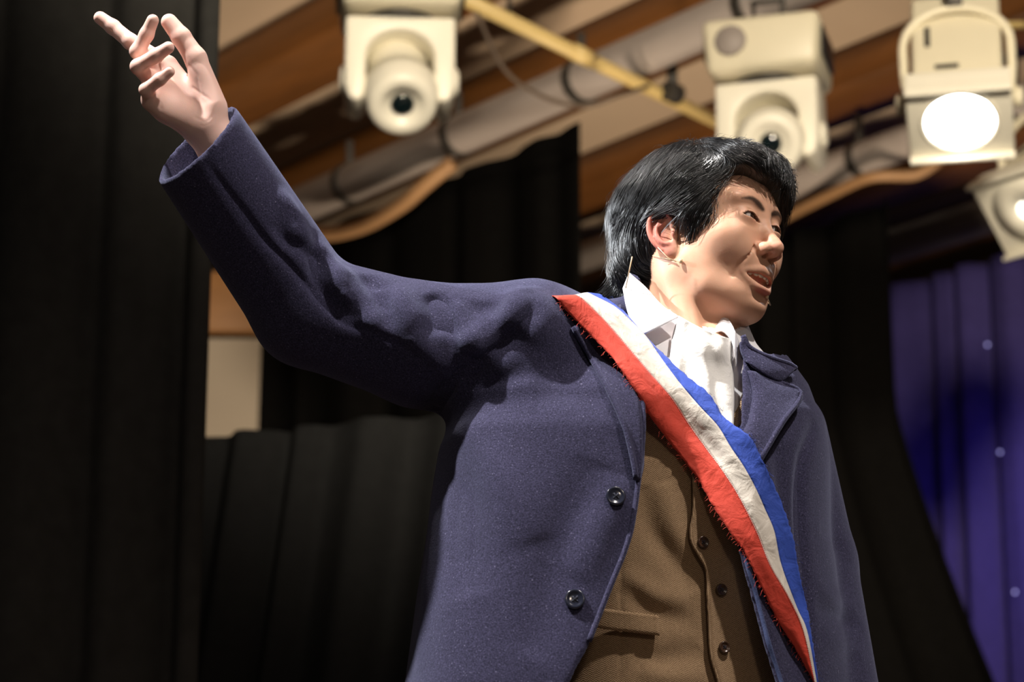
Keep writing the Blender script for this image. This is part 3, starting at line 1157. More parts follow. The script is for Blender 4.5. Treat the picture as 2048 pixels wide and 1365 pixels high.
# skin ------------------------------------------------------------
def skin_mat():
    m, nt, b = nmat('skin')
    at = N(nt, 'ShaderNodeAttribute', attribute_name='tint')
    tc = N(nt, 'ShaderNodeTexCoord')
    nz = N(nt, 'ShaderNodeTexNoise')
    nz.inputs['Scale'].default_value = 45
    nz.inputs['Detail'].default_value = 4
    nt.links.new(tc.outputs['Object'], nz.inputs['Vector'])
    r0 = N(nt, 'ShaderNodeMix', data_type='RGBA')
    r0.inputs[6].default_value = (0.66, 0.36, 0.235, 1)
    r0.inputs[7].default_value = (0.74, 0.43, 0.29, 1)
    nt.links.new(nz.outputs['Fac'], r0.inputs[0])
    sp = N(nt, 'ShaderNodeSeparateXYZ')
    nt.links.new(at.outputs['Vector'], sp.inputs[0])
    r1 = N(nt, 'ShaderNodeMix', data_type='RGBA')
    r1.inputs[7].default_value = (0.56, 0.17, 0.14, 1)       # lips, knuckles, rims
    nt.links.new(sp.outputs['X'], r1.inputs[0])
    nt.links.new(r0.outputs[2], r1.inputs[6])
    r2 = N(nt, 'ShaderNodeMix', data_type='RGBA')
    r2.inputs[7].default_value = (0.03, 0.02, 0.016, 1)        # brows, lash lines, painted nostril shade
    nt.links.new(sp.outputs['Y'], r2.inputs[0])
    nt.links.new(r1.outputs[2], r2.inputs[6])
    r3 = N(nt, 'ShaderNodeMix', data_type='RGBA')
    r3.inputs[7].default_value = (0.82, 0.54, 0.46, 1)         # paler pink palm
    nt.links.new(sp.outputs['Z'], r3.inputs[0])
    nt.links.new(r2.outputs[2], r3.inputs[6])
    nt.links.new(r3.outputs[2], b.inputs['Base Color'])
    b.inputs['Roughness'].default_value = 0.48
    b.inputs['Specular IOR Level'].default_value = 0.22
    b.inputs['Subsurface Weight'].default_value = 0.18
    b.inputs['Subsurface Radius'].default_value = (1.0, 0.32, 0.16)
    b.inputs['Subsurface Scale'].default_value = 0.006
    vo = N(nt, 'ShaderNodeTexNoise')
    vo.inputs['Scale'].default_value = 700
    vo.inputs['Detail'].default_value = 2
    nt.links.new(tc.outputs['Object'], vo.inputs['Vector'])
    bp = N(nt, 'ShaderNodeBump')
    bp.inputs['Strength'].default_value = 0.10
    bp.inputs['Distance'].default_value = 0.0008
    nt.links.new(vo.outputs['Fac'], bp.inputs['Height'])
    nt.links.new(bp.outputs[0], b.inputs['Normal'])
    return m


M['skin'] = skin_mat()
V1, Q1 = surface(body_head, H0 - np.array([.14, .14, .21]), H0 + np.array([.15, .15, .16]), 0.0017)
_hb = np.array([p for k in FING for p in FING[k][0]] + [WRI, ER + (WR - ER) * 0.35])
V2, Q2 = surface(hand_f, _hb.min(0) - 0.042, _hb.max(0) + 0.042, 0.0015)
_h = lambda *p: [(160 + x / 3.4125, y / 3.4125) for x, y in p]
V2 = sculpt(V2, Q2, [
    (_h((520, 520), (640, 500), (760, 620), (890, 660)), -0.0006, 0.0018),
    (_h((640, 430), (740, 480), (770, 580), (790, 700)), -0.0005, 0.0018),
    (_h((470, 600), (520, 700), (500, 770)), -0.0004, 0.0016),
    (_h((500, 590), (560, 680), (540, 760)), -0.0004, 0.0016),
    (_h((760, 760), (860, 800), (960, 760)), -0.0004, 0.0018),
    (_h((780, 830), (880, 850), (970, 800)), -0.0003, 0.0016),
])


def torso_inner(P):
    d = torso_d(P) + 0.022
    d = smin(d, s_chain(P, [SR, ER, ER + (WR - ER) * 0.5], [0.055, 0.044, 0.036], 0.01), 0.02)
    d = smin(d, s_chain(P, [SLp, EL, WL], [0.050, 0.042, 0.030], 0.01), 0.02)
    return np.maximum(d, 0.85 - P[:, 2])


V3, Q3 = surface(torso_inner, (-0.35, 2.6, 0.80), (0.55, 3.25, 1.62), 0.009)
# tints
q = w2h(V1)
aL = np.abs(q[:, 1])
qa = np.stack([q[:, 0], aL, q[:, 2]], -1)
lip = np.minimum(chain_s(qa, [(7.95, 2.95, -5.05), (8.75, 1.9, -4.82), (9.28, 0.75, -4.62), (9.30, 0, -4.74)], [0.16, 0.36, 0.44, 0.40]),
                 chain_s(qa, [(7.95, 2.9, -5.45), (8.55, 1.8, -6.5), (9.0, 0.8, -7.02), (9.05, 0, -7.06)], [0.14, 0.38, 0.48, 0.50]))
tr = np.clip(0.5 - lip / 0.18, 0, 1) * 0.85
inm = chain_s(qa, [(7.9, 3.0, -5.27), (8.6, 1.9, -5.50), (9.0, 0.8, -5.72), (9.1, 0, -5.78)], [0.05, 0.42, 0.66, 0.7])
tr = np.maximum(tr, np.clip(0.5 - inm / 0.2, 0, 1))
tr = np.maximum(tr, 0.45 * np.exp(-((qa - np.array([10.4, 0.4, -1.6])) ** 2).sum(1) / 1.6))
ear = np.clip((aL - 7.3) / 0.8, 0, 1) * (np.abs(q[:, 0]) < 4) * (np.abs(q[:, 2] + 0.3) < 4.2)
tr = np.maximum(tr, 0.8 * ear)
g = np.stack([0 * aL, aL, q[:, 2]], -1)
brow = chain_s(g, [(0, 1.0, 3.55), (0, 1.8, 4.02), (0, 3.05, 4.35), (0, 4.35, 4.0)], [0.28, 0.40, 0.32, 0.08])
tb = np.clip(0.5 - brow / 0.30, 0, 1) * 0.92 * (q[:, 0] > 5)
sl = np.abs(chain_s(g, [(0, 1.22, 1.72), (0, 1.75, 1.98), (0, 2.65, 2.16), (0, 3.45, 2.12), (0, 4.0, 1.98)], [0.08, 0.30, 0.37, 0.30, 0.05]))
up = q[:, 2] > 1.95
tb = np.maximum(tb, np.clip(1 - sl / 0.13, 0, 1) * np.where(up, 0.85, 0.25) * (q[:, 0] > 5))
nos = s_ell(qa, (9.95, 0.76, -2.8), (0.60, 0.30, 0.42))
tb = np.maximum(tb, 0.8 * np.clip(0.3 - nos / 0.2, 0, 1))  # shade inside the nostrils painted into the skin colour
tint1 = np.stack([tr, tb, 0 * tr], -1)
w = np.linalg.norm(V2 - hp(650, 560, 0), axis=1)
t2 = np.zeros((len(V2), 3))
t2[:, 2] = np.clip(1.0 - (w - 0.14) / 0.04, 0, 1)
for k, (pts, rs) in FING.items():
    t2[:, 0] = np.maximum(t2[:, 0], 0.35 * np.exp(-((V2 - pts[-1]) ** 2).sum(1) / 0.012 ** 2))
VB = np.concatenate([V1, V2, V3])
QB = np.concatenate([Q1, Q2 + len(V1), Q3 + len(V1) + len(V2)])
body = pchild('body', VB, QB, M['skin'])
attr(body.data, 'tint', np.concatenate([tint1, t2, np.zeros((len(V3), 3))]))


# eyes ------------------------------------------------------------
def eye_mat():
    m, nt, b = nmat('eyeball')
    tc = N(nt, 'ShaderNodeTexCoord')
    sp = N(nt, 'ShaderNodeSeparateXYZ')
    nt.links.new(tc.outputs['Object'], sp.inputs[0])
    rp = N(nt, 'ShaderNodeValToRGB')
    cr = rp.color_ramp
    cr.interpolation = 'LINEAR'
    cr.elements[0].position = 0.0
    cr.elements[0].color = (0.58, 0.52, 0.48, 1)
    cr.elements[1].position = 1.0
    cr.elements[1].color = (0.002, 0.002, 0.002, 1)
    for p_, c_ in ((0.850, (0.58, 0.52, 0.48)), (0.865, (0.02, 0.012, 0.008)), (0.93, (0.035, 0.018, 0.010)), (0.975, (0.03, 0.015, 0.01)), (0.980, (0.002, 0.002, 0.002))):
        e = cr.elements.new(p_)
        e.color = (*c_, 1)
    mt = N(nt, 'ShaderNodeMath', operation='DIVIDE')
    mt.inputs[1].default_value = 0.0142
    nt.links.new(sp.outputs['Z'], mt.inputs[0])
    nt.links.new(mt.outputs[0], rp.inputs[0])
    nt.links.new(rp.outputs[0], b.inputs['Base Color'])
    b.inputs['Roughness'].default_value = 0.12
    b.inputs['Coat Weight'].default_value = 1.0
    b.inputs['Coat Roughness'].default_value = 0.03
    return m


M['eye'] = eye_mat()
gaze = HF * 1.0 + HL * 0.30 + HU * 0.04
for s in (-1, 1):
    bm = bmesh.new()
    bmesh.ops.create_uvsphere(bm, u_segments=40, v_segments=24, radius=0.0142)
    me = bpy.data.meshes.new('eyeball')
    bm.to_mesh(me)
    bm.free()
    e = link('eyeball', me, M['eye'], body)
    e.location = Vector(h2w((7.31, s * 2.70, 2.08)) - PBASE)
    e.rotation_euler = Vector(gaze).to_track_quat('Z', 'Y').to_euler()

# teeth -----------------------------------------------------------
M['teeth'] = simple('tooth_enamel', (0.90, 0.85, 0.74), 0.25, noise=0.05, nscale=200)
ups = [(0.42, 9.0, 0.86), (1.22, 8.8, 0.72), (1.95, 8.35, 0.74), (2.55, 7.6, 0.66)]
M['mouth'] = simple('mouth_lining', (0.10, 0.02, 0.015), 0.5, noise=0.2, nscale=100)
for (l, f, wd) in ups:
    for s in (-1, 1):
        bm = bmesh.new()
        bmesh.ops.create_cube(bm, size=1)
        bmesh.ops.bevel(bm, geom=bm.edges[:], offset=0.18, segments=3, affect='EDGES')
        yaw = s * l * 0.28
        for v in bm.verts:
            x, y, z = v.co
            p = (x * 0.34, y * wd * (1 + 0.12 * z), z * 0.80)
            c_, s_ = math.cos(yaw), math.sin(yaw)
            p = (p[0] * c_ - p[1] * s_, p[0] * s_ + p[1] * c_, p[2])
            v.co = Vector(h2w((f + p[0], s * l + p[1], -5.05 + p[2])) - PBASE)
        me = bpy.data.meshes.new('tooth')
        bm.to_mesh(me)
        bm.free()
        link('tooth', me, M['teeth'], body)

# ------------------------------------------------------------------ garments
def wool(name, c0, c1, fleck, scale=900, bump=0.5, sheen=0.5, sheencol=(0.55, 0.6, 0.9)):
    m, nt, b = nmat(name)
    tc = N(nt, 'ShaderNodeTexCoord')
    nz = N(nt, 'ShaderNodeTexNoise')
    nz.inputs['Scale'].default_value = scale
    nz.inputs['Detail'].default_value = 4
    nz.inputs['Roughness'].default_value = 0.65
    nt.links.new(tc.outputs['Object'], nz.inputs['Vector'])
    rp = N(nt, 'ShaderNodeValToRGB')
    cr = rp.color_ramp
    cr.elements[0].position = 0.36
    cr.elements[0].color = (*c0, 1)
    cr.elements[1].position = 0.66
    cr.elements[1].color = (*c1, 1)
    e = cr.elements.new(0.74)
    e.color = (*fleck, 1)
    nt.links.new(nz.outputs['Fac'], rp.inputs[0])
    nt.links.new(rp.outputs[0], b.inputs['Base Color'])
    b.inputs['Roughness'].default_value = 0.92
    b.inputs['Specular IOR Level'].default_value = 0.15
    b.inputs['Sheen Weight'].default_value = sheen
    b.inputs['Sheen Roughness'].default_value = 0.45
    b.inputs['Sheen Tint'].default_value = (*sheencol, 1)
    bp = N(nt, 'ShaderNodeBump')
    bp.inputs['Strength'].default_value = bump
    bp.inputs['Distance'].default_value = 0.002
    nt.links.new(nz.outputs['Fac'], bp.inputs['Height'])
    nt.links.new(bp.outputs[0], b.inputs['Normal'])
    return m


def tweed(name):
    """herringbone: diagonal hairlines that turn at every column; 'weave' holds (across, up) in metres"""
    m, nt, b = nmat(name)
    at = N(nt, 'ShaderNodeAttribute', attribute_name='weave')
    sp = N(nt, 'ShaderNodeSeparateXYZ')
    nt.links.new(at.outputs['Vector'], sp.inputs[0])

    def mth(op, a, bb=None):
        n = N(nt, 'ShaderNodeMath', operation=op)
        for i, v in enumerate((a, bb)):
            if v is None:
                continue
            if isinstance(v, (int, float)):
                n.inputs[i].default_value = v
            else:
                nt.links.new(v, n.inputs[i])
        return n.outputs[0]
    W = 0.0027
    pp = mth('PINGPONG', sp.outputs['X'], W)
    dg = mth('ADD', sp.outputs['Y'], pp)
    fr = mth('PINGPONG', mth('MULTIPLY', dg, 1.0 / 0.00125), 1.0)
    nz = N(nt, 'ShaderNodeTexNoise')
    nz.inputs['Scale'].default_value = 500
    nz.inputs['Detail'].default_value = 3
    tc = N(nt, 'ShaderNodeTexCoord')
    nt.links.new(tc.outputs['Object'], nz.inputs['Vector'])
    f2 = mth('ADD', mth('MULTIPLY', fr, 0.6), mth('MULTIPLY', nz.outputs['Fac'], 0.45))
    rp = N(nt, 'ShaderNodeValToRGB')
    rp.color_ramp.elements[0].position = 0.25
    rp.color_ramp.elements[0].color = (0.14, 0.082, 0.042, 1)
    rp.color_ramp.elements[1].position = 0.85
    rp.color_ramp.elements[1].color = (0.50, 0.34, 0.20, 1)
    nt.links.new(f2, rp.inputs[0])
    nt.links.new(rp.outputs[0], b.inputs['Base Color'])
    b.inputs['Roughness'].default_value = 0.9
    b.inputs['Specular IOR Level'].default_value = 0.15
    b.inputs['Sheen Weight'].default_value = 0.15
    bp = N(nt, 'ShaderNodeBump')
    bp.inputs['Strength'].default_value = 0.4
    bp.inputs['Distance'].default_value = 0.001
    nt.links.new(f2, bp.inputs['Height'])
    nt.links.new(bp.outputs[0], b.inputs['Normal'])
    return m


def linen(name, color, dirt=0.0, rough=0.75, weave=900, wrinkle=0.25):
    m, nt, b = nmat(name)
    tc = N(nt, 'ShaderNodeTexCoord')
    nz = N(nt, 'ShaderNodeTexNoise')
    nz.inputs['Scale'].default_value = weave
    nz.inputs['Detail'].default_value = 2
    nt.links.new(tc.outputs['Object'], nz.inputs['Vector'])
    n2 = N(nt, 'ShaderNodeTexNoise')
    n2.inputs['Scale'].default_value = 28
    n2.inputs['Detail'].default_value = 6
    nt.links.new(tc.outputs['Object'], n2.inputs['Vector'])
    rp = N(nt, 'ShaderNodeValToRGB')
    rp.color_ramp.elements[0].position = 0.25
    rp.color_ramp.elements[0].color = (*[c * (1 - dirt) for c in color], 1)
    rp.color_ramp.elements[1].position = 0.55
    rp.color_ramp.elements[1].color = (*color, 1)
    nt.links.new(n2.outputs['Fac'], rp.inputs[0])
    nt.links.new(rp.outputs[0], b.inputs['Base Color'])
    b.inputs['Roughness'].default_value = rough
    b.inputs['Specular IOR Level'].default_value = 0.25
    b.inputs['Sheen Weight'].default_value = 0.1
    bp = N(nt, 'ShaderNodeBump')
    bp.inputs['Strength'].default_value = 0.25
    bp.inputs['Distance'].default_value = 0.001
    nt.links.new(nz.outputs['Fac'], bp.inputs['Height'])
    wr = N(nt, 'ShaderNodeTexNoise')
    wr.inputs['Scale'].default_value = 42
    wr.inputs['Detail'].default_value = 3
    wr.inputs['Distortion'].default_value = 0.8
    nt.links.new(tc.outputs['Object'], wr.inputs['Vector'])
    b2 = N(nt, 'ShaderNodeBump')
    b2.inputs['Strength'].default_value = wrinkle
    b2.inputs['Distance'].default_value = 0.008
    nt.links.new(wr.outputs['Fac'], b2.inputs['Height'])
    nt.links.new(bp.outputs[0], b2.inputs['Normal'])
    nt.links.new(b2.outputs[0], b.inputs['Normal'])
    return m


M['coat'] = wool('navy_wool', (0.015, 0.014, 0.032), (0.056, 0.052, 0.108), (0.42, 0.40, 0.56), scale=560, bump=0.5, sheen=0.3)
M['vest'] = tweed('brown_herringbone_tweed')
M['shirt'] = linen('white_shirt_cotton', (0.80, 0.79, 0.82), 0.03, wrinkle=0.06)
M['cravat'] = linen('white_muslin', (0.84, 0.82, 0.78), 0.03)
M['sash_red'] = linen('red_cotton', (0.64, 0.062, 0.036), 0.14, 0.6, wrinkle=0.35)
M['sash_white'] = linen('soiled_white_cotton', (0.72, 0.66, 0.58), 0.38, 0.65, wrinkle=0.4)
M['sash_blue'] = linen('blue_cotton', (0.035, 0.085, 0.46), 0.14, 0.6, wrinkle=0.4)
M['stitch'] = simple('white_thread', (0.85, 0.80, 0.76), 0.6, noise=0.05)
M['navy_button'] = simple('navy_button_plastic', (0.012, 0.014, 0.026), 0.18, coat=0.5, noise=0.2, nscale=80)
M['brown_button'] = simple('brown_horn_button', (0.055, 0.026, 0.014), 0.25, coat=0.4, noise=0.5, nscale=160)
M['trousers'] = wool('dark_wool_trousers', (0.012, 0.012, 0.014), (0.03, 0.03, 0.034), (0.06, 0.06, 0.06))
M['shoe'] = simple('black_leather', (0.012, 0.011, 0.010), 0.3, noise=0.2)

_a = lambda *p: [(300 + x / 2.0075, 200 + y / 2.0075) for x, y in p]
_b = lambda *p: [(780 + x / 1.696, 560 + y / 1.696) for x, y in p]
FOLDS = [
    ([(868, 578), (885, 620), (880, 660)], -0.010, 0.016),
    ([(735, 540), (750, 580), (760, 620)], -0.010, 0.014),
    ([(950, 588), (940, 630), (925, 670)], -0.008, 0.018),
    ([(1052, 565), (1040, 610), (1010, 650)], 0.012, 0.020),
    ([(800, 560), (815, 600), (840, 650)], 0.007, 0.016),
    ([(690, 522), (700, 560), (705, 600)], 0.009, 0.014),
    ([(632, 465), (650, 500), (655, 540)], -0.006, 0.012),
    (_a((240, 250), (380, 470), (500, 590), (700, 790), (830, 920), (1000, 1000), (1200, 1150)), -0.0030, 0.0040),
    (_a((540, 360), (600, 450), (640, 540)), 0.007, 0.012),
    (_a((520, 480), (570, 560), (640, 590), (690, 650)), -0.006, 0.008),
    (_a((560, 500), (630, 560), (720, 590)), 0.006, 0.010),
    (_a((680, 600), (690, 720), (760, 840), (820, 880)), -0.008, 0.010),
    (_a((690, 580), (740, 650), (740, 760)), 0.008, 0.012),
    (_a((780, 650), (790, 760), (820, 850)), 0.006, 0.010),
    (_a((820, 680), (840, 780), (830, 870)), -0.007, 0.009),
    (_a((900, 740), (890, 830), (930, 910), (990, 1000)), 0.009, 0.014),
    (_a((930, 720), (960, 860), (1030, 1000)), -0.006, 0.009),
    (_a((970, 740), (1050, 900), (1120, 1030), (1200, 1130)), 0.008, 0.014),
    (_a((1140, 780), (1200, 880), (1250, 1000)), -0.008, 0.010),
    (_a((1200, 800), (1280, 940), (1310, 1070)), 0.008, 0.016),
    (_a((1530, 745), (1535, 850), (1410, 960), (1310, 1080), (1210, 1150)), -0.012, 0.014),
    (_a((1480, 735), (1440, 860), (1330, 970), (1260, 1040)), 0.012, 0.020),
    (_a((1560, 760), (1590, 860), (1500, 960)), 0.008, 0.018),
    (_a((1350, 790), (1370, 880), (1330, 960)), -0.007, 0.014),
    (_a((1200, 1150), (1150, 1230), (1130, 1290)), -0.010, 0.012),
    (_b((290, 480), (240, 700), (230, 900), (250, 1060)), -0.008, 0.035),
    (_b((200, 450), (270, 560), (390, 700), (470, 880)), 0.007, 0.030),
    (_b((480, 360), (600, 350), (740, 390)), -0.006, 0.022),
    (_b((330, 290), (420, 330), (560, 300)), 0.005, 0.022),
    (_b((700, 600), (620, 800), (560, 1000), (480, 1260)), -0.007, 0.028),
    (_b((800, 660), (700, 860), (620, 1000)), 0.006, 0.022),
    (_b((150, 500), (120, 900), (70, 1340)), 0.004, 0.02),
    ([(1640, 838), (1612, 930), (1610, 1050), (1622, 1200), (1632, 1360)], -0.008, 0.009),
    ([(1560, 850), (1570, 960), (1580, 1100), (1592, 1250), (1600, 1360)], -0.006, 0.016),
    ([(1545, 900), (1550, 1050), (1562, 1200)], 0.005, 0.016),
    ([(1640, 1165), (1680, 1195), (1725, 1212)], 0.0025, 0.012),
    ([(1640, 1210), (1690, 1235), (1735, 1250)], -0.0025, 0.010),
    ([(1655, 1265), (1700, 1285), (1740, 1310)], 0.002, 0.012),
    ([(1650, 1050), (1690, 1090), (1705, 1130)], -0.002, 0.014),
]
Vc, Qc = surface(coat_f, (-0.455, 2.58, 0.64), (0.60, 3.24, 1.72), 0.0033)
Vc = smooth_mesh(Vc, Qc, 1, 0.4)
Vc = sculpt(Vc, Qc, FOLDS)
Vc = smooth_mesh(Vc, Qc, 6, 0.5, np.where(Vc[:, 0] < 0.10, 1.0, 0.3))
Vc = sculpt(Vc, Qc, [(_a((240, 262), (380, 470), (500, 590), (700, 790), (830, 920), (1000, 1000), (1180, 1140)), -0.0028, 0.0038), (_a((1310, 1080), (1210, 1150), (1140, 1270)), -0.006, 0.006)])
coat = pchild('coat', Vc, Qc, M['coat'])
Vv, Qv = surface(vest_f, (-0.02, 2.78, 0.78), (0.42, 3.13, 1.43), 0.0032)
VEST_FOLDS = [
    ([(1290, 960), (1310, 1050), (1360, 1120), (1400, 1180)], -0.005, 0.014),
    ([(1330, 960), (1350, 1050), (1390, 1110)], 0.005, 0.014),
    ([(1240, 1140), (1310, 1180), (1390, 1200)], 0.004, 0.014),
    ([(1230, 1170), (1300, 1215), (1400, 1235)], -0.004, 0.012),
    ([(1260, 1300), (1330, 1310), (1410, 1290)], -0.004, 0.014),
    ([(1235, 1020), (1236, 1150), (1236, 1360)], -0.0015, 0.003),
    ([(1280, 1330), (1350, 1350), (1420, 1340)], 0.004, 0.014),
]
Vv = sculpt(Vv, Qv, VEST_FOLDS)
vest = pchild('waistcoat', Vv, Qv, M['vest'])


def weave_attr(o, V):
    attr(o.data, 'weave', np.stack([(V - PBASE) @ TL, V[:, 2], 0 * V[:, 0]], -1))


weave_attr(vest, Vv)
Vs, Qs = surface(shirt_f, (0.0, 2.78, 1.16), (0.42, 3.1, 1.60), 0.003)
shirt = pchild('shirt', Vs, Qs, M['shirt'])
Vt, Qt = surface(legs_f, (-0.1, 2.7, 0.03), (0.52, 3.2, 1.12), 0.008)
trousers = pchild('trousers', Vt, Qt, M['trousers'])
for fx, fy in ((0.06, 2.90), (0.36, 3.02)):
    def shoe_f(P, fx=fx, fy=fy):
        a = np.array([fx, fy + 0.03, 0.05])
        b = a + TN * 0.17 + np.array([0, 0, -0.012])
        d = s_chain(P, [a, b], [0.046, 0.038])
        d = smin(d, s_cone(P, a, a + np.array([0, 0, 0.06]), 0.046, 0.044), 0.02)
        return smax(d, 0.002 - P[:, 2], 0.006)
    a, b_ = surface(shoe_f, (fx - 0.12, fy - 0.25, -0.01), (fx + 0.16, fy + 0.12, 0.17), 0.005)
    pchild('shoe', a, b_, M['shoe'])

# ------------------------------------------------------------------ hair
def hair_cm(q):
    E = lambda c, r, R=None: s_ell(q, c, r, R)
    d = E((-1.9, 0, 4.7), (12.4, 9.0, 10.0))
    d = smin(d, E((-8.2, 0, -1.8), (5.0, 6.8, 5.2)), 2.5)
    d = smin(d, E((6.0, 0.6, 9.4), (4.2, 7.0, 3.3)), 2.0)
    d = smin(d, E((7.2, 3.4, 7.6), (1.8, 2.8, 2.7)), 1.4)
    d = smin(d, E((1.6, -7.2, 4.0), (3.0, 1.5, 3.6)), 1.0)
    d = smin(d, E((2.2, 7.3, 4.2), (3.2, 1.5, 3.6)), 1.0)
    # face window, ears, jaw and nape
    d = smax(d, -E((12.6, -0.6, -0.5), (8.2, 9.5, 8.6)), 0.8)
    d = smax(d, -E((11.5, -4.5, 3.5), (6.5, 5.0, 5.2)), 0.8)
    for s in (-1, 1):
        d = smax(d, -E((-0.5, s * 8.6, -1.4), (2.9, 3.2, 3.6)), 0.5)
    d = smax(d, -E((3.5, 0, -9.0), (9.0, 13.0, 7.0)), 0.8)
    return d


def hair_f(P):
    return hair_cm(w2h(P)) / 100.0


M['hair'], _nt, _b = nmat('black_hair')
_b.inputs['Base Color'].default_value = (0.012, 0.011, 0.012, 1)
_b.inputs['Roughness'].default_value = 0.36
_b.inputs['Specular IOR Level'].default_value = 1.0
_at = N(_nt, 'ShaderNodeAttribute', attribute_name='shade')
_rp = N(_nt, 'ShaderNodeValToRGB')
_rp.color_ramp.elements[0].color = (0.004, 0.004, 0.005, 1)
_rp.color_ramp.elements[1].color = (0.022, 0.020, 0.020, 1)
_nt.links.new(_at.outputs['Fac'], _rp.inputs[0])
_nt.links.new(_rp.outputs[0], _b.inputs['Base Color'])

Vh, Qh = surface(hair_f, H0 - np.array([.19, .18, .16]), H0 + np.array([.19, .18, .19]), 0.003)
nh = vnormals(Vh, Qh)
hair = pchild('hair', Vh - nh * 0.004, Qh, M['hair'])
attr(hair.data, 'shade', np.zeros(len(Vh)))
bvh = BVHTree.FromPolygons([tuple(v) for v in Vh], [tuple(f) for f in Qh.tolist()])
C1 = lambda x, y: (1160 + x / 2.844, 220 + y / 2.844)
GUIDES = [
    [(520, 130), (370, 200), (240, 390), (150, 620), (115, 840)],
    [(600, 130), (440, 260), (310, 460), (220, 680), (200, 860)],
    [(640, 160), (500, 290), (380, 480), (300, 680), (300, 860)],
    [(660, 200), (540, 330), (430, 480), (370, 640), (380, 800)],
    [(560, 120), (700, 120), (880, 150), (1030, 200), (1150, 300), (1200, 430)],
    [(620, 150), (780, 170), (940, 220), (1080, 300), (1170, 420), (1170, 520)],
    [(640, 170), (780, 200), (940, 260), (1060, 330), (1130, 400)],
    [(700, 200), (840, 250), (960, 310), (1040, 360)],
    [(700, 240), (620, 300), (520, 400), (430, 530)],
    [(800, 270), (700, 340), (580, 430), (440, 560)],
    [(900, 310), (780, 380), (640, 470), (480, 570), (400, 600)],
    [(1000, 345), (860, 410), (720, 470), (580, 540), (450, 600)],
    [(880, 410), (770, 460), (680, 520), (620, 590), (600, 680)],
    [(800, 440), (730, 500), (690, 580), (668, 730)],
    [(750, 450), (700, 530), (650, 610), (640, 690)],
    [(170, 700), (200, 830), (260, 900), (340, 930)],
    [(300, 700), (330, 830), (400, 880), (450, 880)],
    [(160, 880), (200, 930), (170, 980), (140, 1000)],
]
GP, GT = [], []
for gl in GUIDES:
    P3 = []
    for c in catmull([C1(*p) for p in gl], 16):
        r = ray(*c)
        hit = bvh.ray_cast(Vector(CAM), Vector(r).normalized())
        if hit[0] is not None:
            P3.append(np.array(hit[0]))
        elif P3:
            k = np.linalg.norm(P3[-1] - CAM)
            P3.append(CAM + r / np.linalg.norm(r) * k)
    if len(P3) < 3:
        continue
    H3 = w2h(np.array(P3))
    t = np.gradient(H3, axis=0)
    t /= np.linalg.norm(t, axis=1)[:, None] + 1e-9
    GP.append(H3)
    GT.append(t)
    mir = H3 * np.array([1, -1, 1])
    GP.append(mir)
    GT.append(t * np.array([1, -1, 1]))
GP = np.concatenate(GP)
GT = np.concatenate(GT)


def flow(p):
    out = np.zeros_like(p)
    for s in range(0, len(p), 4000):
        d2 = ((p[s:s + 4000, None, :] - GP[None]) ** 2).sum(-1)
        w = 1.0 / (d2 + 0.25) ** 2
        out[s:s + 4000] = (w[:, :, None] * GT[None]).sum(1)
    return out / (np.linalg.norm(out, axis=1)[:, None] + 1e-9)


def hgrad(p, d):
    e = 0.05
    g = np.stack([hair_cm(p + np.eye(3)[i] * e) - d for i in range(3)], -1) / e
    return g / (np.linalg.norm(g, axis=1)[:, None] + 1e-9)


def strands(seeds, nstep, ds, lift, rnd, wig, radius, grav=0.0):
    """march hairs along the combing field over the hair volume; returns points (n, steps, 3) in head cm"""
    n = len(seeds)
    p = seeds.copy()
    h = lift
    ph = rnd.uniform(0, 6.28, (n, 3))
    out = [p.copy()]
    dr = flow(p)
    side = np.cross(dr, p - np.array([-1.0, 0, 3.0]))
    side /= np.linalg.norm(side, axis=1)[:, None] + 1e-9
    cu = (p * side).sum(1)
    cl = 0.20 * np.sin(cu * 5.0 + 1.3 * np.sin(p[:, 0] * 0.7)) + 0.10 * np.sin(cu * 11.0 + p[:, 2])
    for k in range(nstep):
        f = flow(p)
        dr = dr * 0.6 + f * 0.4
        clump = np.stack([np.sin(p[:, 1] * 2.1 + p[:, 2] * 1.3), np.sin(p[:, 0] * 1.9 + p[:, 2] * 1.7 + 1), np.sin(p[:, 0] * 1.5 - p[:, 1] * 2.0 + 2)], -1)
        v = dr + wig * np.sin(ph + k * 0.35) + 0.06 * clump
        v[:, 2] -= grav
        v /= np.linalg.norm(v, axis=1)[:, None]
        p = p + v * ds[:, None]
        d = hair_cm(p)
        g = hgrad(p, d)
        # ride on the volume, let tips leave it where it ends
        tgt = cl + h * (0.3 + 0.9 * np.sin(min(1, k / nstep * 1.2) * 1.6))
        corr = np.clip(tgt - d, -0.25, 0.35)
        corr = np.where(d > 0.9, 0, corr)
        p = p + g * corr[:, None]
        out.append(p.copy())
    return np.stack(out, 1)


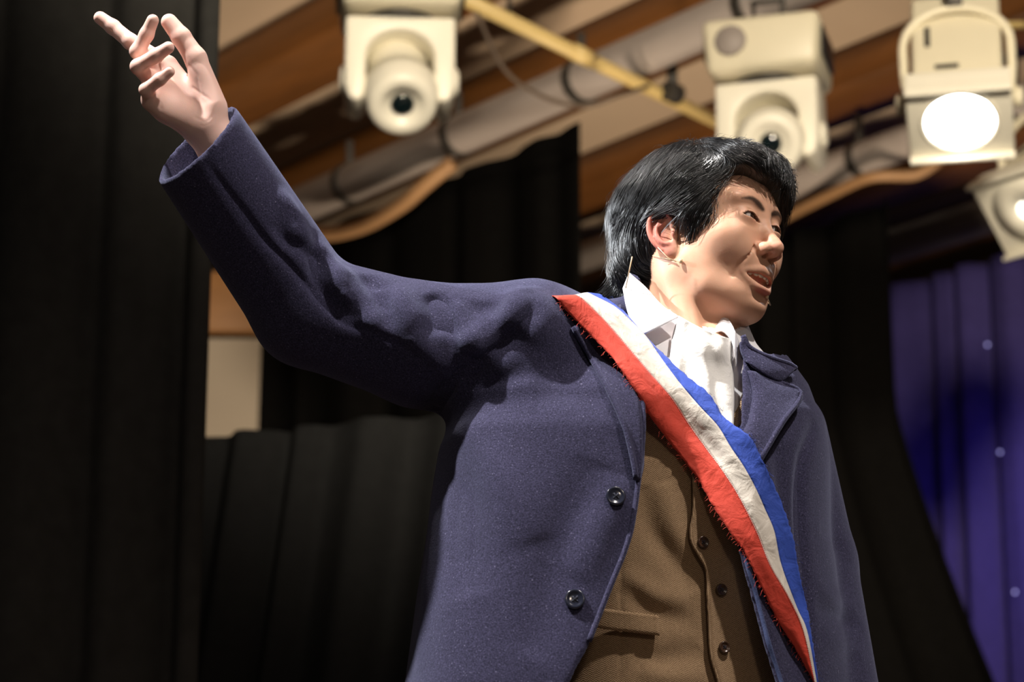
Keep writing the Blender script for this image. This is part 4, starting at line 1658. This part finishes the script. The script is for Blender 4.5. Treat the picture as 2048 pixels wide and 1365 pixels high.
def strand_mesh(name, S, rad, shade, mat, parent):
    """three sided tapering hairs"""
    n, m, _ = S.shape
    W = S / 100.0 @ HM + H0 - PBASE
    T = np.gradient(W, axis=1)
    T /= np.linalg.norm(T, axis=2)[:, :, None] + 1e-12
    ref = np.array([0.3, -0.5, 0.8])
    A = np.cross(T, ref)
    A /= np.linalg.norm(A, axis=2)[:, :, None] + 1e-12
    Bv = np.cross(T, A)
    tt = np.linspace(0, 1, m)
    rr = rad[:, None] * np.interp(tt, [0, .1, .6, 1], [.7, 1, .9, .12])[None]
    ring = []
    for k in range(3):
        a = 2 * math.pi * k / 3
        ring.append(W + (A * math.cos(a) + Bv * math.sin(a)) * rr[:, :, None])
    V = np.stack(ring, 2).reshape(-1, 3)
    base = (np.arange(n)[:, None] * m + np.arange(m - 1)[None]).ravel() * 3
    Q = []
    for k in range(3):
        k2 = (k + 1) % 3
        Q.append(np.stack([base + k, base + k2, base + 3 + k2, base + 3 + k], -1))
    Q = np.concatenate(Q)
    me = quads_mesh(name, V, Q)
    o = link(name, me, mat, parent, smooth=False)
    attr(me, 'shade', np.repeat(shade, m * 3))
    return o


rnd = np.random.RandomState(4)
hq = w2h(Vh)
outer = hair_cm(hq) < 0.05
# only where the volume faces outward
keep = np.flatnonzero(((hq - np.array([-1, 0, 2])) * (nh @ HM.T)).sum(1) > 1.5)
NS = 19000
sd = hq[rnd.choice(keep, NS)] + rnd.normal(0, 0.12, (NS, 3))
Ls = rnd.uniform(0.3, 0.58, NS)
Ls *= np.where((sd[:, 0] > 4.5), 0.62, 1.0)
S = strands(sd, 11, Ls, rnd.uniform(-0.10, 0.50, NS), rnd, 0.05, None)
rad = rnd.uniform(0.00012, 0.00026, NS) * np.where(rnd.rand(NS) < 0.33, 2.3, 1.0)
hs = strand_mesh('strands', S, rad, rnd.uniform(0, 1, NS) ** 2, M['hair'], hair)
hs['kind'] = 'stuff'
# loose flyaway hairs
NF = 520
sd = hq[rnd.choice(keep, NF)]
S = strands(sd, 12, rnd.uniform(0.2, 0.4, NF), rnd.uniform(0.4, 1.1, NF), rnd, 0.28, None)
fo = strand_mesh('flyaway_hairs', S, np.full(NF, 0.00013), np.full(NF, 1.0), M['hair'], hair)
fo['kind'] = 'stuff'

# ------------------------------------------------------------------ collars, lapels, sash: cloth laid over what is below it
def bvh_of(*objs):
    vs, fs, n = [], [], 0
    for V, Q in objs:
        vs += [tuple(v) for v in V]
        fs += (Q + n).tolist()
        n += len(V)
    return BVHTree.FromPolygons(vs, fs)


B_all = bvh_of((Vc, Qc), (Vv, Qv), (Vs, Qs), (V1, Q1))
B_in = bvh_of((Vv, Qv), (Vs, Qs), (V1, Q1))
B_coat = bvh_of((Vc, Qc))
B_vest = bvh_of((Vv, Qv))


def hitd(b, px, py):
    r = ray(px, py)
    h = b.ray_cast(Vector(CAM), Vector(r))
    if h[0] is None:
        return np.nan
    return (np.array(h[0]) - CAM) @ FWD


def fill_nan(D):
    D = D.copy()
    for _ in range(400):
        m = np.isnan(D)
        if not m.any():
            break
        P_ = np.pad(D, 1, constant_values=np.nan)
        st = np.stack([P_[:-2, 1:-1], P_[2:, 1:-1], P_[1:-1, :-2], P_[1:-1, 2:]])
        c = (~np.isnan(st)).sum(0)
        s = np.nansum(st, 0)
        f = m & (c > 0)
        D[f] = s[f] / c[f]
    return D


def blur(D, nu, nv):
    for _ in range(nu):
        P_ = np.pad(D, ((1, 1), (0, 0)), mode='edge')
        D = (P_[:-2] + 2 * D + P_[2:]) / 4
    for _ in range(nv):
        P_ = np.pad(D, ((0, 0), (1, 1)), mode='edge')
        D = (P_[:, :-2] + 2 * D + P_[:, 2:]) / 4
    return D


def resamp(pl, n):
    P_ = catmull(pl, 200)
    s = np.r_[0, np.cumsum(np.linalg.norm(np.diff(P_, axis=0), axis=1))]
    t = np.linspace(0, s[-1], n)
    return np.stack([np.interp(t, s, P_[:, 0]), np.interp(t, s, P_[:, 1])], -1)


def lay_grid(pls, n, cross, b, off, bl=(6, 3), minwin=0):
    """pls: polylines in the photograph from one edge to the other; returns (n, m, 2) pixels and depth over surface b"""
    R = np.stack([resamp(p, n) for p in pls], 1)          # n, k, 2
    G = []
    for i in range(len(pls) - 1):
        for j in range(cross[i]):
            t = j / cross[i]
            G.append(R[:, i] * (1 - t) + R[:, i + 1] * t)
    G.append(R[:, -1])
    G = np.stack(G, 1)
    D = np.array([[hitd(b, *G[i, j]) for j in range(G.shape[1])] for i in range(n)])
    D = fill_nan(D)
    if minwin:
        P_ = np.pad(D, ((minwin, minwin), (0, 0)), mode='edge')
        D = np.min(np.stack([P_[k:k + n] for k in range(2 * minwin + 1)]), 0)
        P_ = np.pad(D, ((0, 0), (minwin, minwin)), mode='edge')
        D = np.min(np.stack([P_[:, k:k + D.shape[1]] for k in range(2 * minwin + 1)]), 0)
    D = blur(D, *bl)
    return G, D - off


def unproj(G, D):
    return CAM + (FWD + RGT * ((G[..., 0:1] - CX) / FPX) + UPV * ((CY - G[..., 1:2]) / FPX)) * D[..., None]


def sheet(name, W, mat, parent, t=0.0015, sub=0):
    me = grid_mesh(W - PBASE)
    o = link(name, me, mat, parent)
    solidify(o, t, 0.0)
    if sub:
        md = o.modifiers.new('sub', 'SUBSURF')
        md.levels = sub
        md.render_levels = sub
    return o


# coat lapels and collar ------------------------------------------------
LAID = []


def edge_roll(name, C, r, mat, parent):
    return MB().tube(np.asarray(C) - PBASE, r, 8).build(name, mat, parent, smooth=True)


def lapel(name, A, Bp, off, n=28, m=12, lift=None, t=0.005, b=None, mat=None, parent=None):
    G, D = lay_grid([A, Bp], n, [m], b or B_coat, off, (4, 3))
    if lift is not None:
        uu = np.linspace(0, 1, n)[:, None]
        vv = np.linspace(0, 1, m + 1)[None]
        D = D - lift(uu, vv)
    W_ = unproj(G, D)
    r_, c_ = W_.shape[:2]
    LAID.append((W_.reshape(-1, 3), np.array([(i * c_ + j, (i + 1) * c_ + j, (i + 1) * c_ + j + 1, i * c_ + j + 1) for i in range(r_ - 1) for j in range(c_ - 1)])))
    return sheet(name, W_, mat or M['coat'], parent or coat, t), W_


_o, _W = lapel('lapel', [(1146, 654), (1184, 720), (1222, 792), (1250, 858), (1268, 930), (1272, 960)], [(1238, 610), (1262, 690), (1288, 780), (1293, 860), (1284, 935), (1276, 965)], 0.005,
      lift=lambda u, v: 0.004 * np.exp(-(v / 0.12) ** 2))
edge_roll('edge_piping', _W[:, 0], 0.0032, M['coat'], coat)
_o, _W = lapel('lapel', [(1482, 735), (1480, 800), (1482, 870), (1490, 960)], [(1550, 762), (1601, 789), (1562, 850), (1500, 955)], 0.006,
      lift=lambda u, v: 0.018 * v * np.sin(np.pi * np.clip(u, 0, 1)) ** 0.7)
edge_roll('edge_piping', _W[:, -1], 0.0036, M['coat'], coat)
_o, _W = lapel('collar', [(1482, 690), (1484, 712), (1510, 738), (1552, 762), (1572, 756)], [(1486, 672), (1500, 696), (1535, 714), (1576, 728), (1592, 738)], 0.008,
      lift=lambda u, v: 0.024 * u * (0.3 + 0.7 * v))

edge_roll('edge_piping', _W[:, -1], 0.0036, M['coat'], coat)
_pts = []
for c_ in resamp(EDGE_R[3:10], 60):
    dd = hitd(B_coat, c_[0] - 9, c_[1])
    if not np.isnan(dd):
        _pts.append(CAM + ray(c_[0] - 6, c_[1]) * (dd + 0.0005))
_pts = np.array(_pts)
for _ in range(6):
    _pts[1:-1] = (_pts[:-2] + 2 * _pts[1:-1] + _pts[2:]) / 4
edge_roll('edge_piping', _pts, 0.0034, M['coat'], coat)
M['binding'] = wool('blue_edge_binding', (0.03, 0.04, 0.10), (0.075, 0.10, 0.22), (0.2, 0.25, 0.4))
lapel('edge_binding', [(1466, 1050), (1472, 1085), (1498, 1190), (1528, 1300), (1548, 1366), (1570, 1430)], [(1478, 1046), (1485, 1082), (1511, 1186), (1541, 1297), (1562, 1362), (1585, 1426)], 0.004,
      n=40, m=4, mat=M['binding'], t=0.005)

# waistcoat: overlapping front, pocket welt, seams ------------------------
PLK = [(1386, 930), (1388, 1013), (1381, 1060), (1384, 1086), (1400, 1114), (1413, 1140), (1415, 1184), (1418, 1242), (1422, 1310), (1437, 1365), (1445, 1420)]
o, W = lapel('overlapping_front', PLK, [(1500, 930), (1500, 1013), (1500, 1060), (1505, 1086), (1515, 1114), (1525, 1140), (1530, 1184), (1545, 1242), (1560, 1310), (1575, 1365), (1580, 1420)], 0.005,
             n=60, m=16, b=B_vest, mat=M['vest'], parent=vest, t=0.003, lift=lambda u, v: 0.005 * np.exp(-(v / 0.07) ** 2))
weave_attr(o, W.reshape(-1, 3))
_e = edge_roll('front_edge', W[:, 0], 0.0017, M['vest'], vest)
attr(_e.data, 'weave', np.array([v.co for v in _e.data.vertices]) * 1.7)
o, W = lapel('pocket_welt', [(1165, 1211), (1230, 1221), (1317, 1232)], [(1165, 1252), (1230, 1262), (1319, 1272)], 0.009, n=24, m=6, b=B_vest, mat=M['vest'], parent=vest, t=0.004)
weave_attr(o, W.reshape(-1, 3) + np.array([0, 0, 0.0013]))

# shirt collar and cravat ---------------------------------------------------
def wing(A, Bp, da, db, bulge=0.0, n=20, m=10, name='collar_wing'):
    """da, db: depth from the camera along each edge (start, end)"""
    RA, RB = resamp(A, n), resamp(Bp, n)
    t = np.linspace(0, 1, m + 1)
    G = RA[:, None] * (1 - t)[None, :, None] + RB[:, None] * t[None, :, None]
    u = np.linspace(0, 1, n)
    DA = np.interp(u, np.linspace(0, 1, len(da)), da)
    DB = np.interp(u, np.linspace(0, 1, len(db)), db)
    D = DA[:, None] * (1 - t) + DB[:, None] * t - bulge * np.sin(np.pi * t)[None]
    return sheet(name, unproj(G, D), M['shirt'], shirt, 0.0016)


dn = lambda x, y: hitd(B_in, x, y)
wing([(1258, 546), (1290, 574), (1325, 612), (1358, 634)], [(1246, 578), (1254, 622), (1268, 652), (1288, 669)],
     [3.075, 3.045, 3.012, 2.985], [3.050, 3.010, 2.985, 2.965], 0.004)
wing([(1434, 640), (1448, 632), (1464, 650), (1477, 684)], [(1428, 668), (1446, 664), (1466, 690), (1472, 735)], [3.03, 3.02, 2.985, 2.985], [3.0, 2.985, 2.965, 2.965], 0.004)

n_, m_ = 50, 44
RA = resamp([(1358, 632), (1346, 670), (1341, 708), (1336, 745), (1330, 800)], n_)
RB = resamp([(1466, 680), (1464, 715), (1467, 760), (1468, 800), (1466, 880)], n_)
t = np.linspace(0, 1, m_)
G = RA[:, None] * (1 - t)[None, :, None] + RB[:, None] * t[None, :, None]
top = np.clip(1 - np.linspace(0, 1, n_) / 0.10, 0, 1)[:, None]
G[..., 1] += (8 * np.sin(np.pi * t) ** 1.0)[None] * top * 0.6
D = np.array([[hitd(B_in, *G[i, j]) for j in range(m_)] for i in range(n_)])
D = fill_nan(D)
D = np.minimum(D, np.median(D) + 0.03)
D = blur(D, 20, 12)
uu = np.linspace(0, 1, n_)[:, None]
fold = 0.005 * np.sin(t * 6 + 1.0 + 1.5 * uu) + 0.0022 * np.sin(t * 15 + 2 - 3 * uu) + 0.010 * np.exp(-((t - 0.52 - 0.1 * uu) / 0.10) ** 2) + 0.008 * np.exp(-((t - 0.12) / 0.08) ** 2)
D = D - 0.010 - fold * (0.35 + 0.65 * uu) - 0.014 * np.sin(np.pi * t)[None] ** 0.7
Wcr = unproj(G, D)
sheet('cravat', Wcr, M['cravat'], person, 0.0012)
_q = np.array([(i * m_ + j, (i + 1) * m_ + j, (i + 1) * m_ + j + 1, i * m_ + j + 1) for i in range(n_ - 1) for j in range(m_ - 1)])
B_all = bvh_of((Vc, Qc), (Vv, Qv), (Vs, Qs), (V1, Q1), (Wcr.reshape(-1, 3), _q), *LAID)

# tricolour sash -----------------------------------------------------------
S0 = [(1113, 596), (1146, 636), (1189, 679), (1228, 721), (1274, 787), (1298, 830), (1330, 873), (1363, 916), (1396, 959), (1420, 1003), (1459, 1064), (1487, 1102), (1521, 1170), (1555, 1242), (1586, 1290), (1626, 1362)]
S1 = [(1160, 594), (1189, 621), (1222, 655), (1265, 705), (1304, 751), (1344, 797), (1377, 847), (1412, 896), (1446, 942), (1479, 994), (1514, 1064), (1541, 1132), (1578, 1196), (1607, 1262), (1630, 1366)]
S2 = [(1182, 589), (1228, 613), (1258, 639), (1291, 672), (1324, 719), (1360, 767), (1400, 814), (1436, 853), (1462, 896), (1487, 933), (1510, 975), (1530, 1020), (1548, 1063), (1562, 1130), (1593, 1215), (1614, 1264), (1633, 1367)]
S3 = [(1206, 592), (1240, 618), (1266, 642), (1304, 687), (1344, 725), (1383, 761), (1416, 786), (1442, 828), (1469, 852), (1503, 876), (1519, 909), (1541, 955), (1562, 1005), (1586, 1078), (1597, 1139), (1616, 1228), (1624, 1280), (1637, 1368)]
NS_ = 130
G, D = lay_grid([S0, S1, S2, S3], NS_, [10, 10, 8], B_all, 0.007, (120, 14), 5)
t = np.linspace(0, 1, NS_)[:, None]
v = np.linspace(0, 1, G.shape[1])[None]
D = D - 0.004 * np.sin(np.pi * np.clip(v, 0, 1)) * t - 0.0010 * np.sin(v * 9 + t * 5) * np.clip(t * 5, 0, 1) - 0.0006 * np.sin(v * 17 - t * 23 + 1) * np.clip(t * 3, 0, 1) - 0.0006 * np.sin(t * 60 + v * 8) * np.exp(-((v - .55) / .2) ** 2)
W = unproj(G, D)
# carry the band over the shoulder and down the back
ext = []
d0 = W[0] - W[1]
d0 = d0 / np.linalg.norm(d0, axis=1)[:, None]
p = W[0].copy()
for k in range(1, 15):
    a = min(1.0, k / 8.0)
    p = p + np.array([-0.004, 0.0125 * (0.5 + a), 0.006 - 0.020 * a ** 1.2])
    ext.append(p.copy())
W = np.concatenate([np.array(ext[::-1]), W], 0)
# and on past the hip below the frame
_dl = (W[-1].mean(0) - W[-12].mean(0))
_dl = _dl / np.linalg.norm(_dl)
tail = [W[-1] + (_dl * 0.022 + np.array([0.004, 0.006, 0.0])) * k + (np.arange(W.shape[1]) / (W.shape[1] - 1) - 0.5)[:, None] * np.array([0.006, 0.004, 0.004]) * k for k in range(1, 9)]
W = np.concatenate([W, np.array(tail)], 0)
sash = empty('sash')
sash.parent = person
sash['label'] = 'red, white and blue sash worn from the shoulder'
rnd = np.random.RandomState(9)
W[:, 0] += rnd.normal(0, 0.0004, W[:, 0].shape)
W[:, -1] += rnd.normal(0, 0.0005, W[:, -1].shape)
sheet('red_stripe', W[:, 0:11], M['sash_red'], sash, 0.0011)
sheet('white_stripe', W[:, 10:21], M['sash_white'], sash, 0.0011)
sheet('blue_stripe', W[:, 20:29], M['sash_blue'], sash, 0.0011)
# stitching along the red and white seam
st = MB()
cur = W[:, 10] - PBASE - FWD * 0.0012 + (W[:, 9] - W[:, 10]) * 0.12
seg = catmull(cur, 520)
for i in range(30, 515, 2):
    a, b_ = seg[i], seg[i + 1]
    st.tube([a, a + (b_ - a) * 1.25], 0.00045, 4)
so = st.build('stitching', M['stitch'], sash)
so['kind'] = 'stuff'
# frayed threads on the cut edges
def frays(name, edge, inner, mat, count, lo, hi, seed):
    r = np.random.RandomState(seed)
    f = MB()
    n = len(edge)
    for k in range(count):
        i = r.randint(15, n - 6)
        a = edge[i] - PBASE + (edge[i + 1] - edge[i]) * r.rand()
        o_ = edge[i] - inner[i]
        o_ = o_ / np.linalg.norm(o_)
        L_ = r.uniform(lo, hi)
        d = o_ + r.normal(0, 0.7, 3)
        d = d / np.linalg.norm(d)
        bb = a + d * L_ * 0.5 + r.normal(0, 0.1, 3) * L_
        c_ = a + d * L_ + np.array([0, 0, -0.4 * L_])
        f.tube([a, bb, c_], 0.00016, 3)
    x = f.build(name, mat, sash)
    x['kind'] = 'stuff'


frays('frayed_threads', W[:, 0], W[:, 2], M['sash_red'], 240, 0.002, 0.007, 1)
frays('frayed_threads', W[:, -1], W[:, -3], M['sash_blue'], 150, 0.002, 0.008, 2)


# buttons --------------------------------------------------------------------
def button(name, px, py, b, r, mat, parent, lift=0.001):
    ry = ray(px, py)
    h = b.ray_cast(Vector(CAM), Vector(ry))
    if h[0] is None:
        return
    n = h[1]
    if n.dot(Vector(ry)) > 0:
        n = -n
    T = Matrix.Translation(Vector(h[0]) - Vector(PBASE) + n * lift) @ n.to_track_quat('Z', 'Y').to_matrix().to_4x4()
    mb = MB().lathe([(-0.001, r * 0.9), (0.0005, r), (0.002, r), (0.0032, r * 0.93), (0.0034, r * 0.82), (0.0024, r * 0.66), (0.0019, r * 0.5), (0.0019, r * 0.1)], 32, T)
    n0 = len(mb.bm.faces)
    for sx in (-1, 1):
        for sy in (-1, 1):
            mb.lathe([(0.0012, r * 0.11), (0.0022, r * 0.11)], 8, T @ Matrix.Translation((sx * r * 0.2, sy * r * 0.2, 0)))
    mb.tube([T @ Vector((-r * 0.2, -r * 0.2, 0.0024)), T @ Vector((r * 0.2, r * 0.2, 0.0024))], r * 0.05, 5).tube([T @ Vector((r * 0.2, -r * 0.2, 0.0024)), T @ Vector((-r * 0.2, r * 0.2, 0.0024))], r * 0.05, 5)
    for k, fc in enumerate(mb.bm.faces):
        fc.material_index = 1 if k >= n0 else 0
    o = mb.build(name, mat, parent, smooth=True)
    o.data.materials.append(M['trousers'])


button('coat_button', 1231, 994, B_coat, 0.0118, M['navy_button'], coat)
button('coat_button', 1150, 1200, B_coat, 0.0118, M['navy_button'], coat)
for bx, by in ((1402, 972), (1399, 1087), (1436, 1182), (1442, 1298)):
    button('waistcoat_button', bx, by, B_vest, 0.0072, M['brown_button'], vest, 0.0085)

# headset microphone -----------------------------------------------------------
M['mic'] = simple('beige_headset_wire', (0.62, 0.46, 0.28), 0.35, noise=0.05)
B_head = bvh_of((V1, Q1))


def on_skin(px, py, off=0.002):
    ry = ray(px, py)
    h = B_head.ray_cast(Vector(CAM), Vector(ry))
    p_ = np.array(h[0]) if h[0] is not None else CAM + ry * 3.06
    return p_ - FWD * off - PBASE


mic = empty('headset_microphone')
mic.parent = person
MB().tube([on_skin(1305, 512, 0.004), on_skin(1325, 517, 0.004), on_skin(1350, 522, 0.004)], 0.0007, 8).tube([on_skin(1315, 495, 0.004), on_skin(1335, 516, 0.004), on_skin(1352, 524, 0.004)], 0.0006, 8).build('ear_wire', M['mic'], mic, smooth=True)
MB().lathe([(-0.003, 0.001), (-0.002, 0.0026), (0.002, 0.0026), (0.003, 0.001)], 16, Matrix.Translation(Vector(on_skin(1361, 523, 0.004)))).build('capsule', M['mic'], mic, smooth=True)
c0 = h2w((8.6, 1.2, -8.6)) - PBASE
tip = CAM + ray(1534, 594) * 3.03 - PBASE
MB().tube([h2w((2, 7.6, -3)) - PBASE, h2w((6, 6.2, -6.5)) - PBASE, tip], 0.0007, 8).build('boom', M['mic'], mic, smooth=True)
MB().lathe([(-0.002, 0.001), (-0.001, 0.0021), (0.001, 0.0021), (0.002, 0.001)], 12, Matrix.Translation(Vector(tip))).build('mic_tip', M['mic'], mic, smooth=True)
MB().tube([on_skin(1262, 515, 0.03), on_skin(1256, 545, 0.03), on_skin(1250, 578, 0.02)], 0.0008, 8).build('back_cable', M['mic'], mic, smooth=True)
# shirt cuff inside the sleeve
cu = MB()
ax_ = (WR - ER) / np.linalg.norm(WR - ER)
Tc = Matrix.Translation(Vector(WR - ax_ * 0.035 - PBASE)) @ Vector(ax_).to_track_quat('Z', 'Y').to_matrix().to_4x4()
cu.lathe([(-0.06, 0.044), (0.006, 0.041), (0.008, 0.0395), (0.006, 0.038), (-0.06, 0.041)], 40, Tc)
cu.build('shirt_cuff', M['shirt'], shirt, smooth=True)
